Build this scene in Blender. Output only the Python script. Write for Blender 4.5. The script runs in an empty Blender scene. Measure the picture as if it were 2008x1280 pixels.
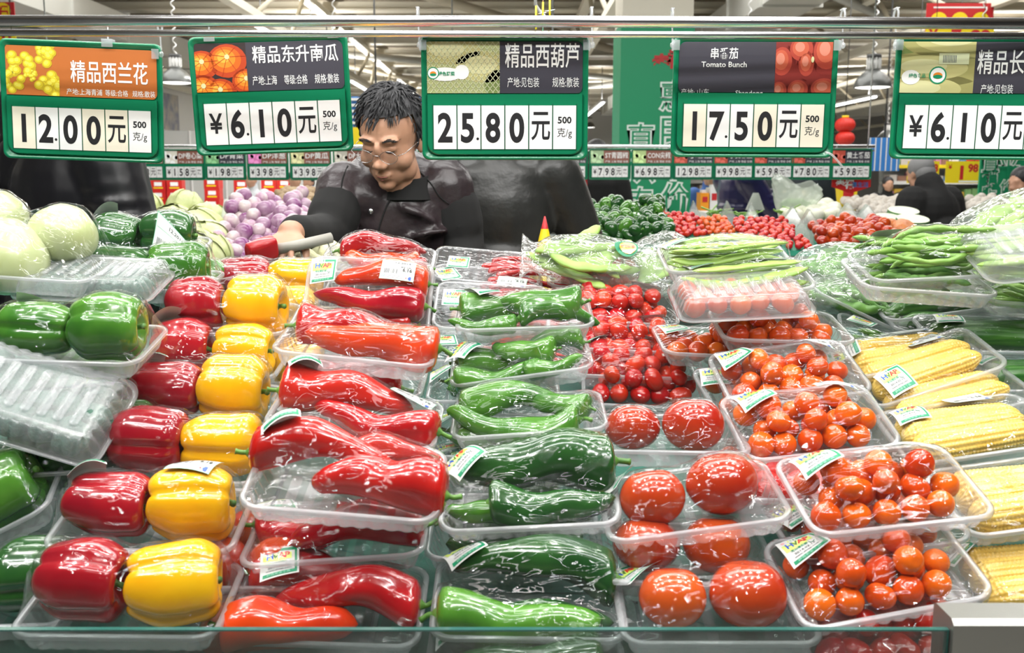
import bpy, math, random
import numpy as np
from mathutils import Matrix, Vector, Euler
from mathutils.bvhtree import BVHTree
PI = math.pi
random.seed(7)
S = bpy.context.scene
COL = S.collection
# ---------------------------------------------------------------- camera, world, lights
F_PX, CAM_Z, HORIZON = 1900.0, 1.42, 345.0
THETA = math.atan((640 - HORIZON) / F_PX)
cam_d = bpy.data.cameras.new('camera'); cam = bpy.data.objects.new('camera', cam_d); COL.objects.link(cam)
cam_d.sensor_width = 36; cam_d.lens = F_PX / 2008 * 36; cam_d.clip_start = .02; cam_d.clip_end = 300
cam.location = (0, 0, CAM_Z); cam.rotation_euler = (PI / 2 - THETA, 0, 0)
cam_d.dof.use_dof = True; cam_d.dof.focus_distance = 1.75; cam_d.dof.aperture_fstop = 9.0
S.camera = cam
S.view_settings.view_transform = 'Standard'; S.view_settings.look = 'None'
S.view_settings.gamma = 1; S.view_settings.use_curve_mapping = False
S.view_settings.exposure = -0.25
S.cycles.transparent_max_bounces = 32
S.cycles.max_bounces = 8
S.cycles.diffuse_bounces = 3
S.cycles.glossy_bounces = 3
S.cycles.sample_clamp_indirect = 6
W = bpy.data.worlds.new('world'); S.world = W; W.use_nodes = True
W.node_tree.nodes['Background'].inputs[0].default_value = (.95, .97, 1, 1)
W.node_tree.nodes['Background'].inputs[1].default_value = .07

def area(name, loc, sx, sy, power, target=None, col=(1, .98, .95), shape='RECTANGLE'):
    l = bpy.data.lights.new(name, 'AREA'); l.shape = shape; l.size = sx; l.size_y = sy; l.energy = power; l.color = col
    o = bpy.data.objects.new(name, l); COL.objects.link(o); o.location = loc
    if target is not None:
        o.rotation_euler = (Vector(target) - Vector(loc)).to_track_quat('-Z', 'Y').to_euler()
    return o
# halogen spots and fluorescent tubes over the produce counter (outside the frame)
for i, (x, y, z) in enumerate([(x, y + (.12 if k % 2 else 0), 2.75) for y in (1.0, 1.75) for k, x in enumerate((-1.7, -1.15, -.6, 0, .6, 1.15, 1.7))] + [(-1.1, -.2, 2.9), (-.1, -.35, 2.9), (1.0, -.2, 2.9), (-1.9, .3, 2.9), (1.9, .3, 2.9)]):
    area('spot_panel', (x, y, z), .075, .075, 6.2, (x * .75, 1.35, 1.0), (1, .97, .92), 'DISK')
for i, (x, y) in enumerate([(-1.3, .3), (.2, .35), (1.6, .3)]):
    area('tube_panel', (x, y, 3.0), 1.3, .06, 17, (x * .8, 1.3, 1.0), (.98, .99, 1))
area('counter_fill', (-1.6, -.3, 3.6), 1.2, .14, 18, (0, 1.5, 1.0), (1, .99, .97))  # three unseen fill lights added for ambient light on the counter
area('counter_fill', (1.6, -.3, 3.6), 1.2, .14, 18, (0, 1.5, 1.0), (1, .99, .97))
area('counter_fill', (0, 1.3, 3.6), 3.2, .1, 30, (0, 1.4, 1.0), (1, .99, .97))
area('aisle_fill', (0, 3.2, 4.0), 5, .8, 135, (0, 3.2, .5), (1, .99, .97))  # large overhead fills added out of view to brighten the background
area('aisle_fill', (0, 6.2, 4.2), 9, .8, 320, (0, 6.0, .5), (1, .99, .97))
area('aisle_fill', (0, 12, 4.2), 16, 4.0, 1000, (0, 12, .5), (1, .99, .97))

# ---------------------------------------------------------------- pixel helpers
CF = Vector((0, math.cos(THETA), -math.sin(THETA))); CU = Vector((0, math.sin(THETA), math.cos(THETA)))
CAM = Vector((0, 0, CAM_Z))
def at(px, py, d):
    return CAM + d * CF + Vector(((px - 1004) / F_PX * d, 0, 0)) + CU * ((640 - py) / F_PX * d)
def atY(px, py, Y):
    k = (640 - py) / F_PX
    return at(px, py, Y / (CF.y + CU.y * k))

# ---------------------------------------------------------------- materials
MATS = {}
def mat(name, color, rough=.5, spec=.5, var=0, vcol=None, scale=8, coat=0, metal=0, bump=0, bscale=40, emit=0, hue=0, trans=0, sss=0, obj_coords=True, stretch=None, detail=3):
    if name in MATS: return MATS[name]
    m = bpy.data.materials.new(name); m.use_nodes = True; nt = m.node_tree; b = nt.nodes['Principled BSDF']
    b.inputs['Base Color'].default_value = (*color, 1); b.inputs['Roughness'].default_value = rough
    b.inputs['Specular IOR Level'].default_value = spec; b.inputs['Coat Weight'].default_value = coat; b.inputs['Coat Roughness'].default_value = .08
    b.inputs['Metallic'].default_value = metal
    if sss:
        b.inputs['Subsurface Weight'].default_value = sss; b.inputs['Subsurface Radius'].default_value = (.006, .003, .002)
    if emit:
        b.inputs['Emission Color'].default_value = (*color, 1); b.inputs['Emission Strength'].default_value = emit
    m.diffuse_color = (*color, 1)
    vec = None
    if var or bump or vcol:
        tc = nt.nodes.new('ShaderNodeTexCoord'); vec = tc.outputs['Object']
        if stretch:
            mp = nt.nodes.new('ShaderNodeMapping'); mp.inputs['Scale'].default_value = stretch
            nt.links.new(vec, mp.inputs[0]); vec = mp.outputs[0]
    if var or vcol:
        n = nt.nodes.new('ShaderNodeTexNoise'); n.inputs['Scale'].default_value = scale; n.inputs['Detail'].default_value = detail
        oi = nt.nodes.new('ShaderNodeObjectInfo')
        ad = nt.nodes.new('ShaderNodeVectorMath'); ad.operation = 'ADD'
        cb = nt.nodes.new('ShaderNodeCombineXYZ'); mu = nt.nodes.new('ShaderNodeMath'); mu.operation = 'MULTIPLY'; mu.inputs[1].default_value = 37
        nt.links.new(oi.outputs['Random'], mu.inputs[0]); nt.links.new(mu.outputs[0], cb.inputs[0])
        nt.links.new(vec, ad.inputs[0]); nt.links.new(cb.outputs[0], ad.inputs[1]); nt.links.new(ad.outputs[0], n.inputs['Vector'])
        r = nt.nodes.new('ShaderNodeValToRGB'); r.color_ramp.elements[0].position = .35; r.color_ramp.elements[1].position = .68
        c2 = vcol or tuple(min(1, c * (1 + var)) for c in color)
        r.color_ramp.elements[0].color = (*color, 1); r.color_ramp.elements[1].color = (*c2, 1)
        nt.links.new(n.outputs['Fac'], r.inputs[0])
        out = r.outputs[0]
        if hue:
            h = nt.nodes.new('ShaderNodeHueSaturation'); mr = nt.nodes.new('ShaderNodeMapRange')
            mr.inputs['To Min'].default_value = .5 - hue; mr.inputs['To Max'].default_value = .5 + hue
            mv = nt.nodes.new('ShaderNodeMapRange'); mv.inputs['To Min'].default_value = .8; mv.inputs['To Max'].default_value = 1.15
            nt.links.new(oi.outputs['Random'], mr.inputs[0]); nt.links.new(mr.outputs[0], h.inputs['Hue'])
            nt.links.new(oi.outputs['Random'], mv.inputs[0]); nt.links.new(mv.outputs[0], h.inputs['Value'])
            nt.links.new(out, h.inputs['Color']); out = h.outputs[0]
        nt.links.new(out, b.inputs['Base Color'])
    if bump:
        n2 = nt.nodes.new('ShaderNodeTexNoise'); n2.inputs['Scale'].default_value = bscale; n2.inputs['Detail'].default_value = 4
        nt.links.new(vec, n2.inputs['Vector'])
        bp = nt.nodes.new('ShaderNodeBump'); bp.inputs['Strength'].default_value = bump; bp.inputs['Distance'].default_value = .01
        nt.links.new(n2.outputs['Fac'], bp.inputs['Height']); nt.links.new(bp.outputs[0], b.inputs['Normal'])
    MATS[name] = m
    return m

def clear_mat(name, clear, tint, milk, gloss_rough=.1, fres=1.45, bump=0, bscale=30, stretch=None, tgloss=.05, power=1.0):
    """thin clear plastic: see-through, partly milky, with a real glossy layer"""
    if name in MATS: return MATS[name]
    m = bpy.data.materials.new(name); m.use_nodes = True; nt = m.node_tree
    for n in list(nt.nodes):
        if n.type != 'OUTPUT_MATERIAL': nt.nodes.remove(n)
    out = nt.nodes['Material Output']
    tr = nt.nodes.new('ShaderNodeBsdfTransparent'); tr.inputs[0].default_value = (*clear, 1)
    df = nt.nodes.new('ShaderNodeBsdfDiffuse'); df.inputs[0].default_value = (*tint, 1)
    tl = nt.nodes.new('ShaderNodeBsdfTranslucent'); tl.inputs[0].default_value = (*tint, 1)
    dm = nt.nodes.new('ShaderNodeMixShader'); dm.inputs[0].default_value = .5
    nt.links.new(df.outputs[0], dm.inputs[1]); nt.links.new(tl.outputs[0], dm.inputs[2])
    mx = nt.nodes.new('ShaderNodeMixShader'); mx.inputs[0].default_value = milk
    nt.links.new(tr.outputs[0], mx.inputs[1]); nt.links.new(dm.outputs[0], mx.inputs[2])
    gl = nt.nodes.new('ShaderNodeBsdfGlossy'); gl.inputs['Roughness'].default_value = gloss_rough
    fr = nt.nodes.new('ShaderNodeFresnel')
    ge = nt.nodes.new('ShaderNodeNewGeometry'); mi = nt.nodes.new('ShaderNodeMapRange')    # same reflectance from both sides of the thin sheet
    mi.inputs['To Min'].default_value = fres; mi.inputs['To Max'].default_value = 1 / fres
    nt.links.new(ge.outputs['Backfacing'], mi.inputs[0]); nt.links.new(mi.outputs[0], fr.inputs[0])
    ma = nt.nodes.new('ShaderNodeMath'); ma.operation = 'MULTIPLY_ADD'; ma.inputs[1].default_value = power; ma.inputs[2].default_value = tgloss
    ma.use_clamp = True
    nt.links.new(fr.outputs[0], ma.inputs[0])
    m2 = nt.nodes.new('ShaderNodeMixShader'); nt.links.new(ma.outputs[0], m2.inputs[0])
    nt.links.new(mx.outputs[0], m2.inputs[1]); nt.links.new(gl.outputs[0], m2.inputs[2]); nt.links.new(m2.outputs[0], out.inputs[0])
    if bump:
        tc = nt.nodes.new('ShaderNodeTexCoord'); mp = nt.nodes.new('ShaderNodeMapping'); mp.inputs['Scale'].default_value = stretch or (1, 1, 1)
        oi = nt.nodes.new('ShaderNodeObjectInfo'); mu = nt.nodes.new('ShaderNodeMath'); mu.operation = 'MULTIPLY'; mu.inputs[1].default_value = 50
        nt.links.new(oi.outputs['Random'], mu.inputs[0]); nt.links.new(mu.outputs[0], mp.inputs['Location'])
        nt.links.new(tc.outputs['Object'], mp.inputs[0])
        n = nt.nodes.new('ShaderNodeTexNoise'); n.inputs['Scale'].default_value = bscale; n.inputs['Detail'].default_value = 1.0
        n.inputs['Distortion'].default_value = 1.2
        nt.links.new(mp.outputs[0], n.inputs['Vector'])
        bp = nt.nodes.new('ShaderNodeBump'); bp.inputs['Strength'].default_value = bump; bp.inputs['Distance'].default_value = .004
        nt.links.new(n.outputs['Fac'], bp.inputs['Height'])
        for g in (gl, fr): nt.links.new(bp.outputs[0], g.inputs['Normal'])
    MATS[name] = m
    return m

# ---------------------------------------------------------------- mesh helpers
def mesh(name, v, f, mats, fm=None, smooth=True):
    me = bpy.data.meshes.new(name); me.from_pydata([tuple(map(float, p)) for p in v], [], f)
    for m in (mats if isinstance(mats, (list, tuple)) else [mats]): me.materials.append(m)
    if fm is not None: me.polygons.foreach_set('material_index', fm)
    if smooth: me.polygons.foreach_set('use_smooth', [True] * len(f))
    me.update()
    return me
def ob(name, me, parent=None, M=None, label=None, cat=None, group=None, kind=None):
    o = bpy.data.objects.new(name, me); COL.objects.link(o)
    if parent is not None: o.parent = parent
    if M is not None:
        if parent is not None: o.matrix_basis = M
        else: o.matrix_world = M
    return tag(o, label, cat, group, kind)
def tag(o, label=None, cat=None, group=None, kind=None):
    if label: o['label'] = label
    if cat: o['category'] = cat
    if group: o['group'] = group
    if kind: o['kind'] = kind
    return o
def T(x, y, z): return Matrix.Translation((x, y, z))
def RX(a): return Matrix.Rotation(math.radians(a), 4, 'X')
def RY(a): return Matrix.Rotation(math.radians(a), 4, 'Y')
def RZ(a): return Matrix.Rotation(math.radians(a), 4, 'Z')
def SC(x, y=None, z=None):
    y = x if y is None else y; z = x if z is None else z
    return Matrix.Diagonal((x, y, z, 1))

class G:
    """collects geometry with material slots into one mesh"""
    def __init__(s): s.v = []; s.f = []; s.m = []; s.mats = []; s.sm = []
    def slot(s, m):
        if m not in s.mats: s.mats.append(m)
        return s.mats.index(m)
    def add(s, v, f, m, sm=True):
        k = len(s.v); i = s.slot(m)
        s.v.extend([tuple(p) for p in v]); s.f.extend([tuple(a + k for a in q) for q in f]); s.m.extend([i] * len(f)); s.sm.extend([sm] * len(f))
        return s
    def box(s, c, d, m, M=None):
        x, y, z = [a / 2 for a in d]
        v = [Vector((c[0] + i * x, c[1] + j * y, c[2] + k * z)) for i in (-1, 1) for j in (-1, 1) for k in (-1, 1)]
        if M is not None: v = [M @ p for p in v]
        return s.add(v, [(0, 1, 3, 2), (4, 6, 7, 5), (0, 4, 5, 1), (2, 3, 7, 6), (0, 2, 6, 4), (1, 5, 7, 3)], m, False)
    def tube(s, pts, r, m, n=8, cap=True):
        v, f = tube_vf(pts, r, n, cap); return s.add(v, f, m)
    def surf(s, fn, nu, nv, m, cu=True, cap=(True, True)):
        v, f = surf_vf(fn, nu, nv, cu, cap); return s.add(v, f, m)
    def build(s, name, **k):
        me = mesh(name, s.v, s.f, s.mats, s.m, False); me.polygons.foreach_set('use_smooth', s.sm)
        return ob(name, me, **k)
    def me(s, name):
        me = mesh(name, s.v, s.f, s.mats, s.m, False); me.polygons.foreach_set('use_smooth', s.sm)
        return me

def surf_vf(fn, nu, nv, cu=True, cap=(True, True)):
    """fn(u,v)->x,y,z on arrays; u around 0..1, v along 0..1"""
    U = np.arange(nu) / nu if cu else np.linspace(0, 1, nu)
    V = np.linspace(0, 1, nv)
    u, v = np.meshgrid(U, V)
    x, y, z = fn(u, v)
    p = np.stack([x + 0 * u, y + 0 * u, z + 0 * u], -1).reshape(-1, 3)
    f = []
    for j in range(nv - 1):
        for i in range(nu if cu else nu - 1):
            a = j * nu + i; b = j * nu + (i + 1) % nu
            f.append((a, b, b + nu, a + nu))
    p = list(map(tuple, p))
    if cu:
        if cap[0]: f.append(tuple(reversed(range(nu))))
        if cap[1]: f.append(tuple(range((nv - 1) * nu, nv * nu)))
    return p, f
def tube_vf(pts, r, n=8, cap=True):
    P = [Vector(p) for p in pts]; k = len(P)
    R = r if isinstance(r, (list, tuple)) else [r] * k
    v = []; f = []; up = None
    for i, p in enumerate(P):
        t = (P[min(i + 1, k - 1)] - P[max(i - 1, 0)]).normalized()
        if up is None: up = t.orthogonal().normalized()
        up = (up - t * up.dot(t))
        up = up.normalized() if up.length > 1e-6 else t.orthogonal().normalized()
        w = t.cross(up)
        for j in range(n):
            a = 2 * PI * j / n; q = p + (up * math.cos(a) + w * math.sin(a)) * R[i]; v.append(tuple(q))
    for i in range(k - 1):
        for j in range(n):
            a = i * n + j; b = i * n + (j + 1) % n
            f.append((a, b, b + n, a + n))
    if cap: f.append(tuple(reversed(range(n)))); f.append(tuple(range((k - 1) * n, k * n)))
    return v, f
def smooth_path(pts, n=8):
    """Catmull-Rom through the points"""
    P = [Vector(p) for p in pts]; out = []
    Q = [P[0] * 2 - P[1]] + P + [P[-1] * 2 - P[-2]]
    for i in range(1, len(Q) - 2):
        for k in range(n):
            t = k / n; a, b, c, d = Q[i - 1], Q[i], Q[i + 1], Q[i + 2]
            out.append(.5 * ((2 * b) + (c - a) * t + (2 * a - 5 * b + 4 * c - d) * t * t + (3 * b - a - 3 * c + d) * t ** 3))
    out.append(P[-1])
    return out
def ellipsoid(c, r, n=16, m=12, M=None):
    v, f = surf_vf(lambda u, w: (np.sin(PI * w) * np.cos(2 * PI * u), np.sin(PI * w) * np.sin(2 * PI * u), -np.cos(PI * w)), n, m)
    L = T(*c) @ (M or Matrix()) @ SC(*r)
    return [tuple(L @ Vector(p)) for p in v], f
def rrect(w, d, r, n=6, extra=0):
    """rounded rectangle outline, counter-clockwise; extra = points along each straight side"""
    out = []
    for k, (sx, sy) in enumerate([(1, -1), (1, 1), (-1, 1), (-1, -1)]):
        cx, cy = sx * (w / 2 - r), sy * (d / 2 - r); a0 = -PI / 2 + k * PI / 2
        for i in range(n + 1):
            a = a0 + PI / 2 * i / n; out.append((cx + r * math.cos(a), cy + r * math.sin(a)))
        if extra:
            nx, ny = [(1, 1), (-1, 1), (-1, -1), (1, -1)][k]
            b0 = a0 + PI / 2; q = (nx * (w / 2 - r) + r * math.cos(b0), ny * (d / 2 - r) + r * math.sin(b0)); p = out[-1]
            for i in range(1, extra + 1):
                t = i / (extra + 1); out.append((p[0] * (1 - t) + q[0] * t, p[1] * (1 - t) + q[1] * t))
    return out
def loops(g, rings, m, cap0=True, cap1=True, sm=True):
    n = len(rings[0]); v = [p for r in rings for p in r]; f = []
    for j in range(len(rings) - 1):
        for i in range(n):
            a = j * n + i; b = j * n + (i + 1) % n; f.append((a, b, b + n, a + n))
    if cap0: f.append(tuple(reversed(range(n))))
    if cap1: f.append(tuple(range((len(rings) - 1) * n, len(rings) * n)))
    return g.add(v, f, m, sm)

# ---------------------------------------------------------------- lettering
_TXT = {}
def text_vf(s, bold=.02):
    k = (s, bold)
    if k not in _TXT:
        c = bpy.data.curves.new('t', 'FONT'); c.body = s; c.size = 1; c.offset = bold; c.resolution_u = 6 if len(s) <= 2 else 2; c.fill_mode = 'FRONT'
        o = bpy.data.objects.new('t', c); me = bpy.data.meshes.new_from_object(o)
        v = np.array([p.co[:2] for p in me.vertices]); f = [tuple(p.vertices) for p in me.polygons]
        bpy.data.objects.remove(o); bpy.data.meshes.remove(me); bpy.data.curves.remove(c)
        v = v - np.array([[v[:, 0].min(), 0]]); _TXT[k] = (v, f)
    return _TXT[k]
def text_on(g, s, x, y, h, m, sx=1., bold=.02, align='C', z=0., fit=None, fn=None):
    """letters of cap height h whose baseline starts / is centred at x,y on the plane z (or through fn(x,y,z))"""
    v, f = text_vf(s, bold); k = h / .73
    w = v[:, 0].max() * k * sx
    if fit: sx *= fit / w; w = fit
    x0 = x - (w / 2 if align == 'C' else 0 if align == 'L' else w)
    p = [(x0 + a * k * sx, y + b * k, z) for a, b in v]
    if fn: p = [fn(*q) for q in p]
    g.add(p, f, m, False)
def rect_on(g, x0, y0, x1, y1, m, z=0., fn=None, nx=1, ny=1):
    v = [(x0 + (x1 - x0) * i / nx, y0 + (y1 - y0) * j / ny, z) for j in range(ny + 1) for i in range(nx + 1)]
    if fn: v = [fn(*q) for q in v]
    g.add(v, [(j * (nx + 1) + i, j * (nx + 1) + i + 1, (j + 1) * (nx + 1) + i + 1, (j + 1) * (nx + 1) + i) for j in range(ny) for i in range(nx)], m, False)
def disc_on(g, x, y, rx, ry, m, z=0., n=20, fn=None, rot=0):
    v = []
    for i in range(n):
        a = 2 * PI * i / n; p, q = rx * math.cos(a), ry * math.sin(a)
        v.append((x + p * math.cos(rot) - q * math.sin(rot), y + p * math.sin(rot) + q * math.cos(rot), z))
    if fn: v = [fn(*q) for q in v]
    g.add(v, [tuple(range(n))], m, False)

white_p = mat('print_white', (.85, .86, .84), .45)
black_p = mat('print_black', (.012, .012, .014), .45)
# ================================================================ the hall
floor_m = mat('floor_vinyl', (.45, .44, .4), .25, vcol=(.52, .5, .46), scale=2)
ceil_m = mat('ceiling_deck', (.22, .18, .12), .8, vcol=(.36, .31, .22), scale=.9, stretch=(.4, 3, 1))
cream_m = mat('cream_steel', (.74, .7, .58), .5); creamd_m = mat('dull_cream_steel', (.45, .4, .3), .6)
duct_m = mat('duct_sheet', (.5, .5, .46), .4, metal=.3); white_m = mat('white_paint', (.72, .72, .7), .5)
wallg_m = mat('grey_panel', (.5, .52, .5), .5); dgrey_m = mat('dark_grey', (.05, .05, .05), .5)
tube_m = mat('lit_tube', (1, 1, 1), .5, emit=7); shade_m = mat('lamp_shade_grey', (.12, .125, .12), .3, metal=.4); shin_m = mat('lamp_glow', (1, .97, .9), .5, emit=4)
CZ = 4.4
ORD = 'first second third fourth fifth sixth seventh eighth ninth tenth eleventh twelfth thirteenth fourteenth fifteenth sixteenth seventeenth eighteenth'.split()
def slab(name, c, d, m, **k): g = G(); g.box(c, d, m); return g.build(name, kind='structure', **k)
slab('floor', (0, 18, -.05), (60, 60, .1), floor_m)
slab('ceiling', (0, 17, CZ + .1), (60, 64, .1), ceil_m)
slab('wall_back', (0, 47, 2.2), (60, .2, 4.5), white_m)
slab('wall_left', (-11, 20, 2.2), (.2, 52, 4.5), wallg_m)
slab('wall_right', (24, 20, 2.2), (.2, 52, 4.5), white_m)
# roof steel: purlins across, trusses along, each a thing of its own
for i in range(17):
    y = 9 + i * 2.1
    g = G(); g.box((0, y, CZ - .08), (46, .16, .12), cream_m); g.box((0, y, CZ - .16), (46, .3, .03), cream_m)
    g.build('roof_purlin', label=ORD[i] + ' cream steel purlin under the roof, counted from the near end', cat='roof beam', group='roof purlins')
rt = random.Random(3)
for i, x in enumerate([-12, -7.6, -3.2, 1.2, 5.6, 10, 14.6]):
    root = tag(bpy.data.objects.new('roof_truss', None), ORD[i] + ' cream lattice roof truss, counted from the left wall', 'roof truss', 'roof trusses'); COL.objects.link(root)
    g = G(); g.box((x, 27, CZ - .25), (.16, 38, .1), cream_m); g.build('top_chord', parent=root)
    g = G(); g.box((x, 27, CZ - 1.0), (.12, 38, .1), cream_m); g.build('bottom_chord', parent=root)
    for k in range(19):
        y = 8.5 + k * 2
        g = G(); g.tube([(x, y, CZ - 1.0), (x, y + (1 if k % 2 else 2), CZ - .25)], .035, creamd_m, 6); g.build('lattice_bar', parent=root)
for i, (x0, y0, x1, y1, z, r) in enumerate([(-14, 14, 6, 30, 4.1, .08), (-3, 12, 9, 34, 4.1, .08), (4, 14, 16, 30, 4.1, .08), (-18, 20, -2, 44, 4.1, .08), (2, 30, 20, 18, 4.1, .08), (-9, 12, 2, 40, 4.1, .07)]):
    g = G(); g.tube([(x0, y0, z), (x1, y1, z)], r, (duct_m, creamd_m)[i % 2], 8); g.build('ceiling_pipe', label=ORD[i] + ' long slanting pipe under the roof steel, counted from the left', cat='pipe', group='ceiling pipes')
for i, (x, y, z, L) in enumerate([(-6.5, 22, 3.75, 26), (3.6, 24, 3.8, 24), (12.5, 24, 3.7, 26)]):
    g = G(); g.box((x, y, z), (.75, L, .4), duct_m)
    for k in range(int(L / 2)): g.box((x, y - L / 2 + 1 + 2 * k, z), (.82, .06, .46), duct_m)
    g.build('air_duct', label=('left', 'middle', 'right')[i] + ' rectangular sheet metal air duct under the roof', cat='air duct', group='air ducts')
for i, (x, y, L) in enumerate([(-3.4, 16, 6), (-3.4, 24, 6), (-3.4, 32, 6), (2.5, 30, 6), (9.2, 20, 6), (9.2, 28, 6), (-9, 24, 6), (14.5, 30, 6), (6, 38, 6), (-5, 40, 6)]):
    root = ob('strip_light', None, label=ORD[i] + ' hanging batten with a lit tube below the trusses', cat='strip light', group='strip lights')
    area('tube_panel', (x, y, 3.39), .1, L - .3, 72 * L, (x, y, 0)); area('roof_fill', (x, y, 3.5), .1, L - .3, 22 * L, (x, y, 9))  # the upward light is an added fill that brightens the roof
    g = G(); g.box((x, y, 3.45), (.16, L, .06), white_m); g.build('housing', parent=root)
    g = G(); g.tube([(x, y - L / 2 + .1, 3.40), (x, y + L / 2 - .1, 3.40)], .03, tube_m, 6); g.build('tube', parent=root)
    g = G()
    for s in (-1, 1): g.tube([(x, y + s * L * .4, 3.47), (x, y + s * L * .4, CZ)], .012, dgrey_m, 4)
    g.build('suspension', parent=root, kind='stuff')
# dome pendants with spiral flex
def pendant(px, py, w, wh):
    d = .42 * F_PX / w; c = at(px, py, d)
    root = ob('pendant_lamp', None, M=T(*c), label=wh, cat='pendant lamp', group='dome pendants')
    g = G(); g.surf(lambda u, v: (.21 * np.sin(PI / 2 * (1 - v) ** .8 * .98 + .02) * np.cos(2 * PI * u), .21 * np.sin(PI / 2 * (1 - v) ** .8 * .98 + .02) * np.sin(2 * PI * u), .22 * v ** .9), 28, 12, shade_m, cap=(False, True)); g.build('lamp_shade', parent=root)
    g = G(); v, f = ellipsoid((0, 0, .01), (.195, .195, .02), 24, 8); g.add(v, f, shin_m); g.build('diffuser', parent=root)
    g = G(); g.tube([(0, 0, .2), (0, 0, .33)], .065, white_m, 12); g.tube([(0, 0, .33), (0, 0, .37)], .08, dgrey_m, 12)
    for k in range(12):
        a = 2 * PI * k / 12; g.box((.075 * math.cos(a), .075 * math.sin(a), .27), (.012, .012, .12), white_m)
    g.build('ballast_housing', parent=root)
    g = G(); n = int((CZ - c.z - .37) * 60) + 5; g.tube([(.022 * math.cos(k * .9), .022 * math.sin(k * .9), .37 + k / 60) for k in range(n)], .008, white_m, 5); g.build('spiral_flex', parent=root)
pendant(346, 163, 62, 'dome pendant between the orange and the pumpkin price boards')
pendant(1243, 201, 56, 'dome pendant in front of the green banner column')
pendant(1312, 168, 50, 'dome pendant half hidden by the tomato bunch price board')
pendant(1711, 172, 72, 'large dome pendant between the tomato bunch and the rightmost price board')
pendant(1739, 273, 35, 'small distant dome pendant above the yellow price placards')
pendant(1157, 250, 22, 'tiny dome pendant at the right edge of the zucchini price board')
pendant(1746, 312, 22, 'tiniest dome pendant above the shelving')
for i, (px, d) in enumerate([(612, 9), (655, 12), (1060, 3.4), (1930, 11), (1470, 12)]):
    p = at(px, 40, d); g = G(); n = int((CZ - p.z) * 55) + 5
    g.tube([(p.x + .02 * math.cos(k * .9), p.y + .02 * math.sin(k * .9), p.z + k / 55) for k in range(max(n, 8))], .006, white_m, 5)
    g.build('spiral_cable', label='white coiled cable hanging from the roof', cat='cable', group='coiled ceiling cables')

# ---------------------------------------------------------------- green banner column
ban_m = mat('banner_green', (.004, .26, .11), .5); banw_m = mat('banner_white', (.72, .82, .76), .5); banr_m = mat('banner_red', (.45, .02, .02), .5)
def col_txt(g, s, x, y, h, z, m, out=.02, wide=1.):
    text_on(g, s, x, y, h, banw_m, wide, out + .035, z=z); text_on(g, s, x, y, h, m, wide, -.0, z=z + .002)
dcol = 9.0; sc = dcol / F_PX
cl, cr = at(1214, 300, dcol), at(1356, 300, dcol); cx_ = (cl.x + cr.x) / 2; wc = cr.x - cl.x; yc = cl.y
g = G(); g.box((cx_, yc + wc / 2, 1.4), (wc, wc, 2.8), ban_m); g.box((cx_, yc + wc / 2, 3.6), (wc * .96, wc * .96, 1.6), cream_m)
pil = g.build('pillar_1', kind='structure')
g = G()
for s, px, py, h in [('惠', 1322, 212, 46), ('民', 1322, 286, 52), ('特', 1322, 348, 44), ('价', 1324, 410, 46), ('直', 1256, 292, 44), ('供', 1256, 352, 44), ('专', 1256, 416, 44)]:
    p = atY(px, py, yc); col_txt(g, s, p.x - cx_, p.z, h * sc * .95, 0, ban_m)
for s, px, py in [('幸', 1296, 138), ('福', 1326, 130)]:
    p = atY(px, py, yc); text_on(g, s, p.x - cx_, p.z, 26 * sc, banr_m, bold=.05, z=.001)
ob('banner_lettering', g.me('banner_lettering'), M=T(cx_, yc - .004, 0) @ RX(90), label='white outlined and red Chinese characters on the green pillar banner', cat='lettering')

# right-hand green banner
p0, p1 = at(1925, 300, 11), at(2010, 300, 11)
g = G(); g.box(((p0.x + p1.x) / 2 + .1, p0.y + .02, 1.45), (p1.x - p0.x + .2, .03, 1.5), ban_m); 
rb = g.build('hanging_banner', label='green hanging banner with pale outlined characters behind the shoppers', cat='banner')
g = G(); s2 = 11 / F_PX
for s, px, py, h in [('直', 1944, 335, 26), ('销', 1944, 362, 24), ('店', 1944, 391, 24), ('平', 1979, 342, 34), ('价', 1979, 376, 20)]:
    p = at(px, py, 11); col_txt(g, s, p.x, p.z, h * s2, 0, ban_m)
ob('lettering', g.me('lettering'), parent=rb, M=T(0, p0.y - .004, 0) @ RX(90))

# ---------------------------------------------------------------- placards, lanterns
yel_m = mat('placard_yellow', (.82, .62, .01), .5); redp_m = mat('placard_red', (.5, .015, .02), .5); lant_m = mat('lantern_red', (.6, .02, .01), .5)
def placard(px0, py0, px1, py1, d, label, draw, m=None):
    a, b = at(px0, py0, d), at(px1, py1, d); g = G(); g.box((0, .006, 0), (b.x - a.x, .01, a.z - b.z), m or yel_m)
    o = g.build('price_placard', M=T((a.x + b.x) / 2, a.y, (a.z + b.z) / 2), label=label, cat='placard')
    g = G(); draw(g, (b.x - a.x) / 2, (a.z - b.z) / 2); ob('print', g.me('print'), parent=o, M=T(0, -.001, 0) @ RX(90))
    g = G()
    for s in (-1, 1): g.tube([(s * (b.x - a.x) * .35, .006, (a.z - b.z) / 2), (s * (b.x - a.x) * .35, .006, min(CZ - o.location.z, 2.6))], .004, dgrey_m, 4)
    g.build('hanging_cord', parent=o, kind='stuff'); return o
def d198(g, a, b):
    text_on(g, '¥', -.75 * a, .3 * b, .4 * b, redp_m); text_on(g, '1', -.05 * a, -.6 * b, 1.2 * b, redp_m, bold=.05); text_on(g, '98', .62 * a, .05 * b, .7 * b, redp_m, bold=.04, fit=.6 * a)
    rect_on(g, -.2 * a, -.92 * b, .95 * a, -.78 * b, white_p)
placard(1781, 316, 1843, 359, 12, 'yellow hanging price placard reading 1.98 left of the grey-haired shopper', d198)
placard(1856, 316, 1922, 359, 12, 'yellow hanging price placard reading 1.98 right of the grey-haired shopper', d198)
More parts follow.
